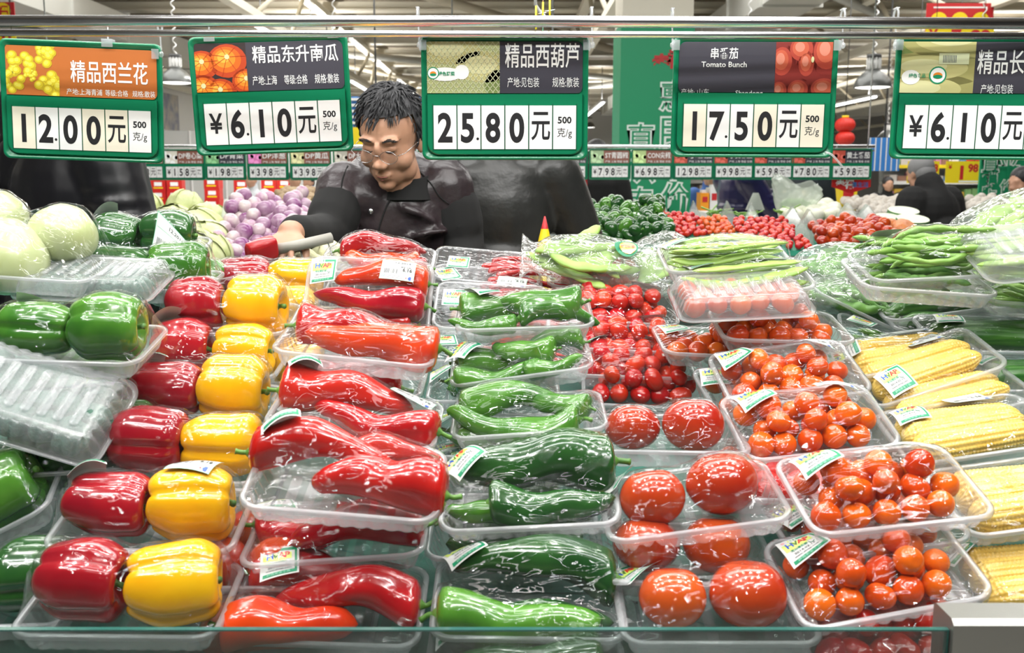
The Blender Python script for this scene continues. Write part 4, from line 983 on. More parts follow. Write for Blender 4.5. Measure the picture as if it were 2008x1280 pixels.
pack(78, 792, 316, 38, 17, 0, f_round(FLO, 'broccoli_floret', 'dark green broccoli floret inside the large lower overturned tray', 5, 3, .023, 72, cat='broccoli', top=0, group='broccoli in the lower overturned tray'), 'large overturned tray of dark greens sloping down to the right', None, None, flip=True)
# onions under one sheet of film
def fo(M, pts):
    for k, (x, y, z, s, wh) in enumerate([(.045, .04, .075, 1.02, 'nearest the green bell peppers'), (-.085, .08, .09, .9, 'rearmost at the frame edge'), (-.02, -.03, .045, 1.25, 'large, in front of the other onions'), (-.07, -.13, .015, 1.2, 'lowest, beside the overturned tray')]):
        vegs('white_onion', ONI, ring_me, M, [T(x, y, z) @ Euler((.25 * k - .3, .2 - .2 * k, k)).to_matrix().to_4x4() @ SC(s)], 'peeled white onion, ' + wh, 'onion', 'wrapped white onions', pts, (0, 0, .0425), 'root_scar')
pack(52, 515, 320, 6, 4, 0, fo, 'wide film-wrapped tray heaped with peeled white onions', None, None, W_=.27, D_=.2)

# ================================================================ bagged vegetables
def bag(name, cx, cy, d, L, Wd, Hh, ro, ti, label, seed=0, ya=0, bunch=True):
    rnd = np.random.RandomState(seed); ph = rnd.rand(12) * 6
    def fn(u, v):
        a = 2 * PI * u; e = np.sin(PI * np.clip(.08 + .84 * v, 0, 1)) ** .5
        e = np.where(v < .16, .55 + 1.2 * v + .9 * (v < .08) * (.08 - v) * 8, e) if bunch else e
        w = 1 + .05 * np.sin(3 * a + ph[0] + 5 * v) + .035 * np.sin(7 * a + 9 * v + ph[1]) + .03 * np.sin(11 * a + ph[2] - 14 * v)
        x = L * (v - .5); y = Wd * e * np.cos(a) * w; z = Hh * np.where(v < .14, .35 + 3 * v * .65, 1) * e * np.sin(a) * w
        return x, y, z
    g = G(); g.surf(fn, 40, 34, bag_m)
    M = T(*at(cx, cy, d)) @ RY(ro) @ RX(ti) @ RZ(ya)
    return M, g.build(name, M=M, label=label, cat='bag')
M, b1 = bag('produce_bag', 1160, 512, 1.98, .29, .07, .042, 5, 30, 'clear bag of pale green beans with a round yellow and green sticker', 1)
g = G(); fnz = lambda x, y, z: (x, y * .9, .04 - y * y * 8 + z)
disc_on(g, .065, 0, .024, .03, st_green, .004, 24, fnz); disc_on(g, .068, -.002, .017, .022, vegm['yellow'], .0045, 24, fnz); text_on(g, '绿色蔬菜', .068, -.004, .007, st_red, z=.005, fit=.028, fn=fnz)
rect_on(g, .045, .034, .085, .052, st_white, .004, fnz)
g.build('sticker', parent=b1)
for k in range(9):
    q = T(-.05 + .02 * (k % 4), -.04 + .01 * k, .0 + .012 * (k % 3)) @ RZ(k * 9 - 30) @ SC(.9, 1.6, 1.4)
    ob('flat_bean', BEAN[k % 5], M=M @ q, label='pale flat bean seen through the bag with the yellow sticker', cat='bean', group='beans in the stickered bag')
M, b2 = bag('produce_bag', 1285, 520, 2.0, .2, .07, .05, -20, 20, 'crumpled clear bag of green beans left of the flat bean pack', 2, 60)
for k in range(6): ob('flat_bean', BEAN[k % 5], M=M @ T(0, -.03 + .012 * k, 0) @ RZ(k * 9 - 30) @ SC(.7, 1.6, 1.4), label='pale flat bean seen through the crumpled bag', cat='bean', group='beans in the crumpled bag')
M, b3 = bag('produce_bag', 1640, 520, 1.9, .2, .06, .035, -8, 25, 'clear bag of leafy greens between the flat beans and slender beans', 3)
for k in range(6): ob('leafy_stalk', OKR[k % 3], M=M @ T(0, -.03 + .012 * k, 0) @ RZ(k * 9 - 30) @ SC(1.2, 2, 1.6), label='green stalk seen through the bag beside the flat beans', cat='greens', group='greens in the middle bag')
M, b4 = bag('produce_bag', 1640, 575, 1.85, .19, .05, .03, -4, 25, 'clear bag of pale stalks at the rear edge of the green mat', 4)
for k in range(6): ob('leafy_stalk', OKR[k % 3], M=M @ T(0, -.03 + .012 * k, 0) @ RZ(k * 9 - 30) @ SC(1.2, 2, 1.6), label='pale stalk seen through the bag at the edge of the mat', cat='greens', group='stalks in the low bag')
M, b5 = bag('produce_bag', 1975, 440, 1.85, .26, .08, .05, -22, 15, 'crinkled clear bag of pale greens topmost at the right end of the counter', 5)
for k in range(8): ob('flat_bean', BEAN[k % 5], M=M @ T(0, -.04 + .012 * k, .01 * (k % 3)) @ RZ(k * 9 - 30) @ SC(.9, 1.8, 1.6), label='pale bean seen through the crinkled bag', cat='bean', group='beans in the crinkled bag')
M, b6 = bag('produce_bag', 1945, 520, 1.9, .2, .06, .04, -10, 15, 'crinkled clear bag squeezed behind the slender green beans', 6)
for k in range(6): ob('leafy_stalk', OKR[k % 3], M=M @ T(0, -.03 + .012 * k, 0) @ RZ(k * 9 - 30) @ SC(1.2, 2, 1.6), label='green stalk in the bag squeezed behind the slender beans', cat='greens', group='stalks in the squeezed bag')
# ================================================================ steel rails and price boards
chrome = mat('chrome_rail', (.92, .92, .95), .2, metal=1)
DR = 1.70
a, b = atY(-150, 41, DR), atY(2160, 47, DR)
g = G(); g.tube([(a.x, DR, a.z), ((a.x + b.x) / 2, DR, (a.z + b.z) / 2 + .002), (b.x, DR, b.z)], .0095, chrome, 20); rail = g.build('steel_rail', label='front chrome rail spanning the view from which the big price boards hang', cat='rail')
g = G(); g.tube([(a.x, DR + .05, a.z - .012), (b.x, DR + .05, b.z - .013)], .006, chrome, 16); g.build('steel_rail', label='thinner chrome rail just behind and below the main one', cat='rail')
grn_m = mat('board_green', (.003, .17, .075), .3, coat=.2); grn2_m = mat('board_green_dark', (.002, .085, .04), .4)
clearp = clear_mat('clip_plastic', (.93, .94, .95), (.9, .92, .94), .3, .08, 1.5, tgloss=.05)
card_a = mat('card_white', (.8, .8, .79), .4); card_b = mat('card_cream', (.78, .73, .6), .4)
hd_or = mat('header_orange', (.48, .14, .03), .4); hd_dk = mat('header_dark', (.05, .048, .062), .35); hd_br = mat('header_brown', (.25, .1, .07), .45)
U = .295 / 326
def clip_poly(P, x0, y0, x1, y1):
    for ax, lim, sg in ((0, x0, 1), (0, x1, -1), (1, y0, 1), (1, y1, -1)):
        out = []
        for i in range(len(P)):
            p, q = P[i - 1], P[i]; dp, dq = (p[ax] - lim) * sg, (q[ax] - lim) * sg
            if dp * dq < 0:
                t = dp / (dp - dq); out.append((p[0] + (q[0] - p[0]) * t, p[1] + (q[1] - p[1]) * t))
            if dq >= 0: out.append(q)
        P = out
        if len(P) < 3: return []
    return P
def pm(name, c): return mat('photo_' + name, c, .4)
def blob(g, R, x, y, rx, ry, cols, z=.0004, hx=-.25, hy=.3, n=20, rot=0):
    for k, c in enumerate(cols):
        s = 1 - k / (len(cols) + .4); P = []
        for i in range(n):
            t = 2 * PI * i / n; p, q = rx * s * math.cos(t), ry * s * math.sin(t)
            P.append((x + hx * rx * (1 - s) + p * math.cos(rot) - q * math.sin(rot), y + hy * ry * (1 - s) + p * math.sin(rot) + q * math.cos(rot)))
        P = clip_poly(P, *R)
        if P: g.add([(a * U, b * U, z + k * .00012) for a, b in P], [tuple(range(len(P)))], c, False)
def prect(g, x0, y0, x1, y1, m, z): rect_on(g, x0 * U, y0 * U, x1 * U, y1 * U, m, z)
def lines(g, R, pts, w, m, z):
    for (x0, y0, x1, y1) in pts:
        L = math.hypot(x1 - x0, y1 - y0) or 1; nx, ny = -(y1 - y0) / L * w / 2, (x1 - x0) / L * w / 2
        P = clip_poly([(x0 + nx, y0 + ny), (x0 - nx, y0 - ny), (x1 - nx, y1 - ny), (x1 + nx, y1 + ny)], *R)
        if P: g.add([(a * U, b * U, z) for a, b in P], [tuple(range(len(P)))], m, False)
pum = [pm('pumpkin%d' % i, c) for i, c in enumerate([(.45, .05, .01), (.62, .12, .01), (.78, .24, .02), (.85, .4, .05)])]
tmc = [pm('tom%d' % i, c) for i, c in enumerate([(.2, .02, .015), (.38, .05, .03), (.5, .1, .05), (.62, .22, .15)])]
brc = [pm('broc%d' % i, c) for i, c in enumerate([(.55, .4, .02), (.75, .6, .03), (.85, .75, .1)])]
sqc = [pm('sq%d' % i, c) for i, c in enumerate([(.35, .33, .12), (.5, .47, .2), (.62, .6, .32)])]
pdark = pm('dark', (.03, .02, .02)); pbase = pm('net_base', (.42, .45, .2)); pnet = pm('net', (.65, .68, .42)); pshd = pm('net_shade', (.2, .26, .08))
def pic_pumpkin(g, R):
    prect(g, R[0], R[1], R[2], R[3], pdark, .0002)
    for x, y, r in [(R[0] + 14, R[1] + 55, 34), (R[0] + 14, R[1] + 6, 34), (R[2] - 2, R[1] + 20, 30), (R[0] + 66, R[1] + 62, 40), (R[0] + 48, R[1] - 2, 34)]:
        blob(g, R, x, y, r, r * .85, pum)
        lines(g, R, [(x, y + r * .2, x + r * math.cos(t), y + r * .8 * math.sin(t)) for t in [.3, 1.1, 1.9, 2.7, 3.6, 4.4, 5.3]], 1, pum[0], .0011)
        blob(g, R, x, y + r * .2, 5, 5, [sqc[2]], .0013)
def pic_tomato(g, R):
    prect(g, R[0], R[1], R[2], R[3], tmc[0], .0002)
    for x, y, rx, ry in [(R[0] + 52, R[1] + 82, 30, 30), (R[2] - 10, R[1] + 76, 34, 44), (R[0] + 14, R[1] + 58, 26, 36), (R[0] + 10, R[1] + 2, 20, 22), (R[2] - 12, R[1] + 6, 34, 26), (R[0] + 62, R[1] + 54, 20, 32), (R[0] + 48, R[1] + 4, 26, 24)]:
        blob(g, R, x, y, rx, ry, tmc)
    blob(g, R, R[0] + 73, R[1] + 64, 3, 6, [sqc[2]], .0013)
def pic_broc(g, R):
    prect(g, R[0], R[1], R[2], R[3], hd_or, .0002); rr = random.Random(2)
    for bx, by, br in [(R[0] + 28, R[1] + 60, 30), (R[0] + 14, R[1] + 24, 26), (R[0] + 82, R[1] + 84, 28), (R[0] + 92, R[1] + 22, 32), (R[0] + 50, R[1] + 40, 14)]:
        for k in range(16):
            t = rr.uniform(0, 6.28); q = br * math.sqrt(rr.random()) * .8; blob(g, R, bx + q * math.cos(t), by + q * math.sin(t), br * .34, br * .3, brc, .0003 + rr.random() * .0004)
def emblem(g, R, x, y, s=1.):
    blob(g, R, x, y, 13 * s, 13 * s, [st_green], .0011); blob(g, R, x, y, 11 * s, 11 * s, [white_p], .0012); blob(g, R, x, y - 1, 7 * s, 5 * s, [pum[2]], .0013); blob(g, R, x, y - 3, 7 * s, 3 * s, [st_green], .0014)
def pic_net(g, R):
    prect(g, R[0], R[1], R[2], R[3], pbase, .0002)
    blob(g, R, R[0] + 45, R[1] + 80, 60, 25, [sqc[1], sqc[2]], .0003, n=26); blob(g, R, R[0] + 110, R[1] + 50, 55, 30, [sqc[1], sqc[2]], .0003, n=26); blob(g, R, R[2], R[1] + 15, 30, 30, [pshd], .0003, n=26)
    L = [(R[0] - 60 + k * 11, R[1], R[0] + 20 + k * 11, R[3]) for k in range(20)] + [(R[0] + 20 + k * 11, R[1], R[0] - 60 + k * 11, R[3]) for k in range(20)]
    lines(g, R, L, 1.2, pnet, .0009)
    blob(g, R, R[0] + 35, R[1] + 36, 34, 13, [white_p], .001); blob(g, R, R[0] + 68, R[1] + 40, 14, 14, [white_p], .0011); emblem(g, R, R[0] + 12, R[1] + 38, .9)
    text_on(g, '绿色蔬菜', (R[0] + 38) * U, (R[1] + 34) * U, 6 * U, st_green, z=.0018)
def pic_squash(g, R):
    prect(g, R[0], R[1], R[2], R[3], pshd, .0002)
    for x, y in [(R[0] + 60, R[1] + 45), (R[0] + 110, R[1] + 98), (R[0] + 50, R[1] + 4)]: blob(g, R, x, y, 110, 34, sqc, .0003, n=30)
    prect(g, R[0] + 72, R[1] + 55, R[0] + 130, R[1] + 76, pnet, .001)
    for k in range(9): prect(g, R[0] + 80 + k * 3, R[1] + 58, R[0] + 81.5 + k * 3, R[1] + 72, st_grey, .0012)
    emblem(g, R, R[0] + 72, R[1] + 34, 1.3); blob(g, R, R[0] + 20, R[1] + 30, 18, 14, [white_p], .001); text_on(g, '绿色食品', (R[0] + 32) * U, (R[1] + 30) * U, 6 * U, st_green, z=.0018)
def board_parts():
    g = G(); o = rrect(326 * U, 240 * U, 14 * U, 6); sh = lambda k, z: [(x * (1 - k / 163), y * (1 - k / 120), z) for x, y in o]
    loops(g, [sh(2, -.005), sh(0, -.003), sh(0, .002), sh(1.5, .0045), sh(5, .0045), sh(7, .001), sh(10, .001), sh(11, -.001), sh(13, -.001)], grn_m, True, True)
    fr = g.me('frame')
    g = G(); w, h = 304 * U, 118 * U
    pts = [(-152, 7), (-152, -88)] + [(-130 - 22 * math.cos(t), -88 - 22 * math.sin(t)) for t in [PI / 2 * k / 6 for k in range(1, 7)]] + [(130 + 22 * math.sin(t), -88 - 22 * math.cos(t)) for t in [PI / 2 * k / 6 for k in range(0, 7)]] + [(152, 7)]
    # raised holder with its shadow gap painted as a dark green border
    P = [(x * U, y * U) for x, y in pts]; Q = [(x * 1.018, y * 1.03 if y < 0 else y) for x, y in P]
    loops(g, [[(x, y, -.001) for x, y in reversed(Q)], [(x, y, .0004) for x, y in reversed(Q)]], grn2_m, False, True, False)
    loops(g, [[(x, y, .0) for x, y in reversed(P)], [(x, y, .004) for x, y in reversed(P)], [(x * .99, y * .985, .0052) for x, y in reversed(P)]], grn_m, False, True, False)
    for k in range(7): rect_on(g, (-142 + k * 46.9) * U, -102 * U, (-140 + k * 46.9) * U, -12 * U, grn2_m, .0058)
    return fr, g.me('price_holder')
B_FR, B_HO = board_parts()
card_mes = {}
def card_me(m):
    if m not in card_mes:
        g = G(); g.box((0, 0, 0), (44.6 * U, 84 * U, .0008), m); card_mes[m] = g.me('price_card')
    return card_mes[m]
dig_mes = {}
def dig_me(ch):
    if ch not in dig_mes:
        g = G()
        if ch == 'u': text_on(g, '500', 0, 8 * U, 13 * U, black_p, 1, .03, fit=27 * U); text_on(g, '克/g', 0, -17 * U, 14 * U, black_p, 1, .0, fit=29 * U)
        elif ch == '元': text_on(g, '元', 0, -19 * U, 46 * U, black_p, .62, .012)
        elif ch == '¥': text_on(g, '¥', 0, -18 * U, 40 * U, black_p, .8, .02)
        else:
            text_on(g, ch[0], -(3 if '.' in ch else 0) * U, -27 * U, 56 * U, black_p, .76, .03)
            if '.' in ch: disc_on(g, 17 * U, -22 * U, 2.6 * U, 2.8 * U, black_p, n=12)
        dig_mes[ch] = g.me('print')
    return dig_mes[ch]
def board(M, head, R, pic, title, subs, cards, label, group, cat='price board', creams=(), small=False, title_y=61, tcol=None):
    root = ob('price_board', None, M=M @ RX(90), label=label, cat=cat, group=group)
    ob('frame', B_FR, parent=root); ob('price_holder', B_HO, parent=root)
    g = G(); o = rrect(304 * U, 100 * U, 14 * U, 5)
    o = [(x, y + 57 * U) if y > 0 else (x, max(y, -48 * U) + 57 * U) for x, y in o]
    g.add([(x, y, .0) for x, y in o], [tuple(range(len(o)))], head, False)
    hc = g.build('header_card', parent=root, M=T(0, 0, .0008))
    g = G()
    if pic: pic(g, R)
    for (s, x, y, h, fit) in title: text_on(g, s, x * U, y * U, h * U, tcol or white_p, 1, .010, z=.0006, fit=fit * U if fit else None)
    for (s, x, y, h, fit) in subs: text_on(g, s, x * U, y * U, h * U, tcol or white_p, 1, .0, z=.0006, fit=fit * U if fit else None)
    ob('print', g.me('print'), parent=hc)
    for k, ch in enumerate(cards):
        c = ob('price_card', card_me(card_b if k in creams else card_a), parent=root, M=T((-117.3 + k * 46.9) * U, -57 * U, .0062))
        ob('print', dig_me(ch), parent=c, M=T(0, 0, .0006))
    return root
def hanger(root, xs, drop=60, side=0):
    for x in xs:
        g = G(); sx = x * U
        top = 138 * U
        ring = [(sx + 0, 156 * U + .0125 * math.cos(t), -.00 + .0125 * math.sin(t)) for t in [2 * PI * k / 14 for k in range(15)]]
        g.tube(ring, .0022, clearp, 6, False); g.box((sx, 156 * U + .0125, 0), (.006, .002, .02), clearp)
        g.tube(smooth_path([(sx, 156 * U - .012, 0), (sx + .001, 128 * U, .001), (sx + .002, 104 * U, .002)], 4), [.0025] * 3 + [.0015] * 4 + [.002] * 2, clearp, 6)
        v, f = ellipsoid((sx + .002, 100 * U, .003), (.005, .006, .004), 10, 8); g.add(v, f, clearp)
        s = -1 if x > 0 else 1
        g.box((sx + s * .008, 100 * U, .006), (.013, .018, .0015), clearp); g.box((sx + s * .008, 100 * U, -.007), (.013, .018, .0015), clearp)
        g.build('hanger_clip', parent=root)
def topclip(root, xs):
    for x in xs:
        g = G(); g.box((x * U, 118 * U, .006), (.02, .014, .0015), clearp); g.box((x * U, 118 * U, -.007), (.02, .014, .0015), clearp); g.box((x * U, 125 * U, 0), (.02, .0015, .014), clearp)
        g.tube([(x * U, 125 * U, 0), (x * U, 150 * U, 0)], .0016, clearp, 6); g.build('hanger_clip', parent=root)
def bpos(px, py, w, roll=0, yaw=0): return T(*at(px, py, .295 * F_PX / w)) @ RY(roll) @ RZ(yaw)
S1 = board(bpos(162, 199, 311, 2.0, 2), hd_or, (-152, 9, -45, 107), pic_broc, [('精品西兰花', 56, 42, 34, 156)], [('产地:上海青浦', 5, 14, 10, 72), ('等级:合格', 70, 14, 10, 46), ('规格:散装', 125, 14, 10, 46)],
           ['1', '2.', '0', '0', '元', 'u'], 'green board with an orange header priced 12.00, leftmost on the rail', 'big price boards on the rail', creams=(0, 3, 4))
hanger(S1, [160]); topclip(S1, [55])
S2 = board(bpos(533, 186, 307, -2.0, 3), hd_dk, (-152, 9, -47, 107), pic_pumpkin, [('精品东升南瓜', 54, 68, 27, 176)], [('产地:上海', -12, 22, 15, 50), ('等级:合格', 52, 22, 15, 48), ('规格:散装', 116, 22, 15, 50)],
           ['¥', '6.', '1', '0', '元', 'u'], 'green board with a pumpkin picture and dark header priced 6.10', 'big price boards on the rail', creams=())
topclip(S2, [-118, 134])
S3 = board(bpos(990, 192, 326), hd_dk, (-152, 9, -10, 107), pic_net, [('精品西葫芦', 73, 62, 36, 145)], [('产地:见包装', 36, 22, 15, 62), ('规格:散装', 119, 22, 15, 52)],
           ['2', '5.', '8', '0', '元', 'u'], 'green board with a netted zucchini picture priced 25.80, right of the man', 'big price boards on the rail')
hanger(S3, [-168, 168])
S4 = board(bpos(1478, 190, 318, .4, -2), hd_dk, (40, 9, 152, 107), pic_tomato, [('串番茄', -62, 76, 17, 54), ('Tomato Bunch', -62, 58, 11, 90)], [('产地: 山东', -118, 3, 11, 56), ('Shandong', -10, 3, 10, 54)],
           ['1', '7.', '5', '0', '元', 'u'], 'green board with a bunch tomato picture at its right priced 17.50', 'big price boards on the rail', creams=(3, 5, 0))
hanger(S4, [-168, 168])
S5 = board(bpos(1916, 192, 324, .6, -3), hd_dk, (-152, 9, -10, 107), pic_squash, [('精品长白瓜', 70, 50, 36, 150)], [('产地:见包装', 36, 10, 14, 62), ('规格:散装', 119, 10, 14, 52)],
           ['¥', '6.', '1', '0', '元', 'u'], 'green board with a yellow squash picture priced 6.10, rightmost on the rail', 'big price boards on the rail')
hanger(S5, [-168])
g = G(); p = at(1618, 298, 1.7); g.tube(smooth_path([(p.x, p.y, p.z), (p.x + .012, p.y - .004, p.z - .006), (p.x + .03, p.y - .004, p.z - .025)], 5), .002, clearp, 6); g.build('tag_tie', label='loose clear plastic tie hanging from the corner of the tomato bunch board', cat='cable tie')
g = G(); p = at(1066, 20, 1.66)
for dx, dz in ((0, 0), (.012, .004), (-.012, -.006)): g.tube([(p.x + dx, p.y + .04, p.z + dz - .02), (p.x + dx, p.y + .04, p.z + dz + .02)], .0018, yel_m, 6); g.tube([(p.x + dx - .009, p.y + .04, p.z + dz), (p.x + dx + .009, p.y + .04, p.z + dz + .003)], .0012, chrome, 6)
g.tube([(p.x, p.y + .04, p.z - .03), (p.x, p.y + .04, p.z + .4)], .0012, chrome, 5); g.build('suspension_hook', label='small brass turnbuckle hook holding the rail above the zucchini board', cat='hook')

# the far row of boards over the second stand
SM = [('DP卷心菜', hd_br, 0), ('DP青菜', hd_dk, 1), ('DP洋葱', hd_br, 2), ('DP黄瓜', hd_br, 3), ('DP大白菜', hd_br, 4)]
smp = [pm('sm%d' % i, c) for i, c in enumerate([(.75, .72, .62), (.2, .45, .2), (.7, .2, .45), (.6, .58, .3), (.5, .48, .4), (.35, .5, .28), (.45, .6, .25), (.5, .08, .05)])]
def pic_small(c):
    def f(g, R):
        prect(g, *R, c, .0002); q = [mat(c.name + 'l', tuple(min(1, v * 1.5 + .05) for v in c.diffuse_color[:3]), .4)]
        rr = random.Random(3)
        for k in range(7): blob(g, R, rr.uniform(R[0], R[2]), rr.uniform(R[1], R[3]), 20, 18, q)
    return f
far = [(131, 'DP萝卜', hd_br, 0, '¥1.58'), (206, 'DP土豆', hd_br, 4, '¥1.58'), (283, 'DP生姜', hd_br, 3, '¥2.98'), (361, 'DP卷心菜', hd_br, 0, '¥1.58'), (442, 'DP青菜', hd_dk, 1, '¥1.98'), (525, 'DP洋葱', hd_br, 2, '¥3.98'), (609, 'DP黄瓜', hd_br, 3, '¥3.98'), (694, 'DP大白菜', hd_br, 4, '¥1.98'),
       (776, 'DP大葱', hd_br, 5, '¥2.80'), (860, 'DP冬瓜', hd_br, 5, '¥3.80'), (1112, 'DP尖椒', hd_dk, 6, '¥8.80'), (1196, 'ST青圆椒', hd_br, 5, '¥7.98'), (1279, 'CON尖椒', hd_br, 6, '¥6.98'), (1360, '小番茄', hd_dk, 7, '12.98'), (1439, '小黄番茄', hd_dk, 7, '¥9.98'), (1516, '红番茄', hd_dk, 7, '¥5.98'), (1591, '串番茄', hd_dk, 7, '¥7.80'), (1669, '黄土番茄', hd_dk, 7, '¥5.98')]
for k, (px, s, hm, ci, pr_) in enumerate(far):
    w = 80; py = 323 + (0 if px < 900 else -1); ds = []
    t = pr_.replace('.', ''); 
    ds = [c + ('.' if pr_[i + 1:i + 2] == '.' and c.isdigit() else '') for i, c in enumerate(pr_) if c != '.']
    fb = board(bpos(px, py, w * 1.02), hm, (-152, 9, -50, 107), pic_small(smp[ci]), [(s, 52, 50, 38, 180)], [('产地 上海 等级 合格', 52, 14, 14, 180)], ds + ['元', 'u'],
          'small price board over the far stand, ' + ORD[k if k < 10 else k - 10] + (' of the left row' if k < 10 else ' of the right row') + ', priced ' + pr_.strip('¥'), 'small price boards over the far stand')
    g = G()
    for x in (-120, 120): g.tube([(x * U, 118 * U, 0), (x * U, 142 * U, 0)], .003, clearp, 5)
    g.build('hanger_clip', parent=fb)
for (x0, x1) in ((90, 905), (1070, 1715)):
    p, q = at(x0, 287, 7.0), at(x1, 287, 7.0); g = G(); g.tube([p, q], .012, chrome, 8); g.tube([p - Vector((0, 0, .03)), q - Vector((0, 0, .03))], .006, chrome, 6)
    for t in (0.02, .98):
        c = p.lerp(q, t); g.tube([c, (c.x, c.y, CZ)], .006, chrome, 6)
    g.build('steel_rail', label='thin far rail carrying the small boards on the ' + ('left' if x0 < 500 else 'right') + ' half of the stand', cat='rail')
def wedge(px0, px1, py, label):
    a, b = at(px0, py, 6.95), at(px1, py, 6.95); w = (b.x - a.x) / 2; k = 6.95 / F_PX; g = G()
    P = [(-w, 0), (-w, -14 * k), (0, -27 * k), (w, -14 * k), (w, 0)]; g.add([(x, 0, z) for x, z in P] + [(x, .01, z) for x, z in P], [(0, 1, 2, 3, 4), (9, 8, 7, 6, 5)] + [(i, (i + 1) % 5, 5 + (i + 1) % 5, 5 + i) for i in range(5)], st_red, False)
    o = g.build('pennant', M=T((a.x + b.x) / 2, a.y, a.z), label=label, cat='pennant')
    g = G(); text_on(g, '幸福', -.35 * w, -16 * k, 13 * k, white_p, bold=.04, z=.001); text_on(g, '惠生活', .45 * w, -14 * k, 8 * k, blue_m, z=.001); ob('print', g.me('print'), parent=o, M=T(0, -.002, 0) @ RX(90))
wedge(1632, 1708, 352, 'red pointed pennant under the last small price board'); wedge(1085, 1152, 352, 'red pointed pennant behind the leather jacket')
# ================================================================ second stand behind the aisle, with loose produce
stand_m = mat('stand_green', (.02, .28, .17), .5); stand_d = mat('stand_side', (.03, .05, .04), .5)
def quad(pts):  # (px,py,Y) tl,tr,br,bl
    return [atY(*p) for p in pts]
def bil(Q, u, v): return (Q[3] * (1 - u) + Q[2] * u) * (1 - v) + (Q[0] * (1 - u) + Q[1] * u) * v
bed_i = 0
stand = ob('produce_stand', None, M=T(0, 0, 0), label='long green produce stand of loose vegetables behind the man', cat='stand')
g = G(); g.box((-.1, 4.5, .55), (6.4, 1.8, 1.1), stand_d); g.build('base', parent=stand)
def heap(name, mes, pts, r, label, cat, group, layers=2, jit=.35, part=None, lift=.0, seed=0, sc=(.88, 1.12), bed=True, tilt=1., squeeze=.86):
    Q = quad(pts); rnd = random.Random(seed); wx = ((Q[1] - Q[0]).length + (Q[2] - Q[3]).length) / 2; wy = ((Q[0] - Q[3]).length + (Q[1] - Q[2]).length) / 2
    n = (Q[1] - Q[0]).cross(Q[3] - Q[0]).normalized(); n = n if n.z > 0 else -n
    if bed:
        g = G(); q = [p - n * r * .9 for p in Q]; lo = [p - Vector((0, 0, .12)) for p in q]
        g.add(q + lo, [(3, 2, 1, 0), (0, 1, 5, 4), (1, 2, 6, 5), (2, 3, 7, 6), (3, 0, 4, 7), (4, 5, 6, 7)], stand_m, False); g.build('bin', parent=stand)
    s = 2 * r * squeeze; cnt = 0
    for l in range(layers):
        ny = max(1, round(wy / (s * .87))); nx = max(1, round(wx / s))
        for j in range(ny):
            for i in range(nx):
                if l and rnd.random() < .55: continue
                u = (i + .5 + (.25 if (j + l) % 2 else -.25) + rnd.uniform(-jit, jit) * .5) / nx; v = (j + .5 + rnd.uniform(-jit, jit) * .5) / ny
                p = bil(Q, min(max(u, 0), 1), v) + n * (l * r * 1.05 + rnd.uniform(0, .5) * r)
                M = T(*p) @ Euler((rnd.uniform(-1, 1) * tilt, rnd.uniform(-1, 1) * tilt, rnd.uniform(0, 6.28))).to_matrix().to_4x4() @ SC(rnd.uniform(*sc))
                o = ob(name, mes[rnd.randrange(len(mes))], M=M, label=label, cat=cat, group=group); cnt += 1
                if part: ob(part[0], part[1], parent=o, M=part[2])
    return cnt
c_cab = mat('cabbage_leaf', (.52, .58, .24), .45, vcol=(.7, .74, .42), scale=18, bump=.5, bscale=25)
c_sha = mat('purple_onion_skin', (.2, .03, .17), .3, vcol=(.5, .36, .44), scale=22, coat=.3, stretch=(1, 1, .35))
c_pot = mat('potato_skin', (.3, .2, .11), .7, vcol=(.4, .3, .17), scale=30)
c_gar = mat('garlic_skin', (.6, .54, .46), .6, vcol=(.72, .68, .62), scale=40)
c_rad = mat('turnip_skin', (.6, .62, .46), .45, vcol=(.7, .7, .58), scale=20)
c_cau = mat('cauliflower_pale', (.6, .6, .34), .6, vcol=(.7, .68, .46), scale=30, bump=.6, bscale=60)
def cabbage_me(seed, R=.092):
    rnd = random.Random(seed); q = [rnd.uniform(0, 6) for _ in range(6)]
    g = G()
    g.surf(lambda u, v: tuple((R * (1 + .03 * np.sin(5 * 2 * PI * u + q[0] + 3 * v))) * k for k in (np.sin(PI * v) * np.cos(2 * PI * u), np.sin(PI * v) * np.sin(2 * PI * u), -.85 * np.cos(PI * v))), 28, 16, c_cab)
    for k in range(5):   # outer leaves wrapping the head, edges standing slightly proud
        a0 = 2 * PI * k / 5 + q[1]
        def fn(u, v, a0=a0, k=k):
            a = a0 + (u - .5) * 1.9 * (1 - .2 * v); w = .12 + .74 * v; ed = (np.abs(2 * u - 1) ** 3 + v ** 4)
            rr = R * (1.03 + .07 * ed + .02 * np.sin(14 * u + 9 * v + q[k]) * v)
            return rr * np.sin(PI * w) * np.cos(a), rr * np.sin(PI * w) * np.sin(a), -rr * .85 * np.cos(PI * w)
        g.surf(fn, 12, 10, c_cab, cu=False)
    return g.me('cabbage')
CAB = [cabbage_me(i) for i in range(3)]
c_sh2 = mat('pale_onion_skin', (.42, .22, .34), .3, vcol=(.66, .58, .56), scale=26, coat=.3, stretch=(1, 1, .35))
SHA = [onion_me(0, R=.029, m=c_sh2, name='purple_onion', nu=18, nv=12, sq=.95), onion_me(0, R=.031, m=c_sha, name='purple_onion', nu=18, nv=12, sq=.9)]
POT = [tomato_me(i, R=.03, sq=.8, ribs=2, rib=.1, m=c_pot, nu=14, nv=10, name='potato', long=1.35) for i in range(2)]
GAR = [tomato_me(i + 3, R=.042, sq=.85, ribs=8, rib=.06, m=c_gar, nu=16, nv=10, name='garlic_bulb') for i in range(2)]
RAD = [onion_me(0, R=.045, m=c_rad, name='turnip', nu=18, nv=12, sq=.85)]
TOS = [tomato_me(i + 5, R=.027, sq=.88, ribs=5, rib=.03, m='tomato', nu=16, nv=10, name='tomato') for i in range(2)]
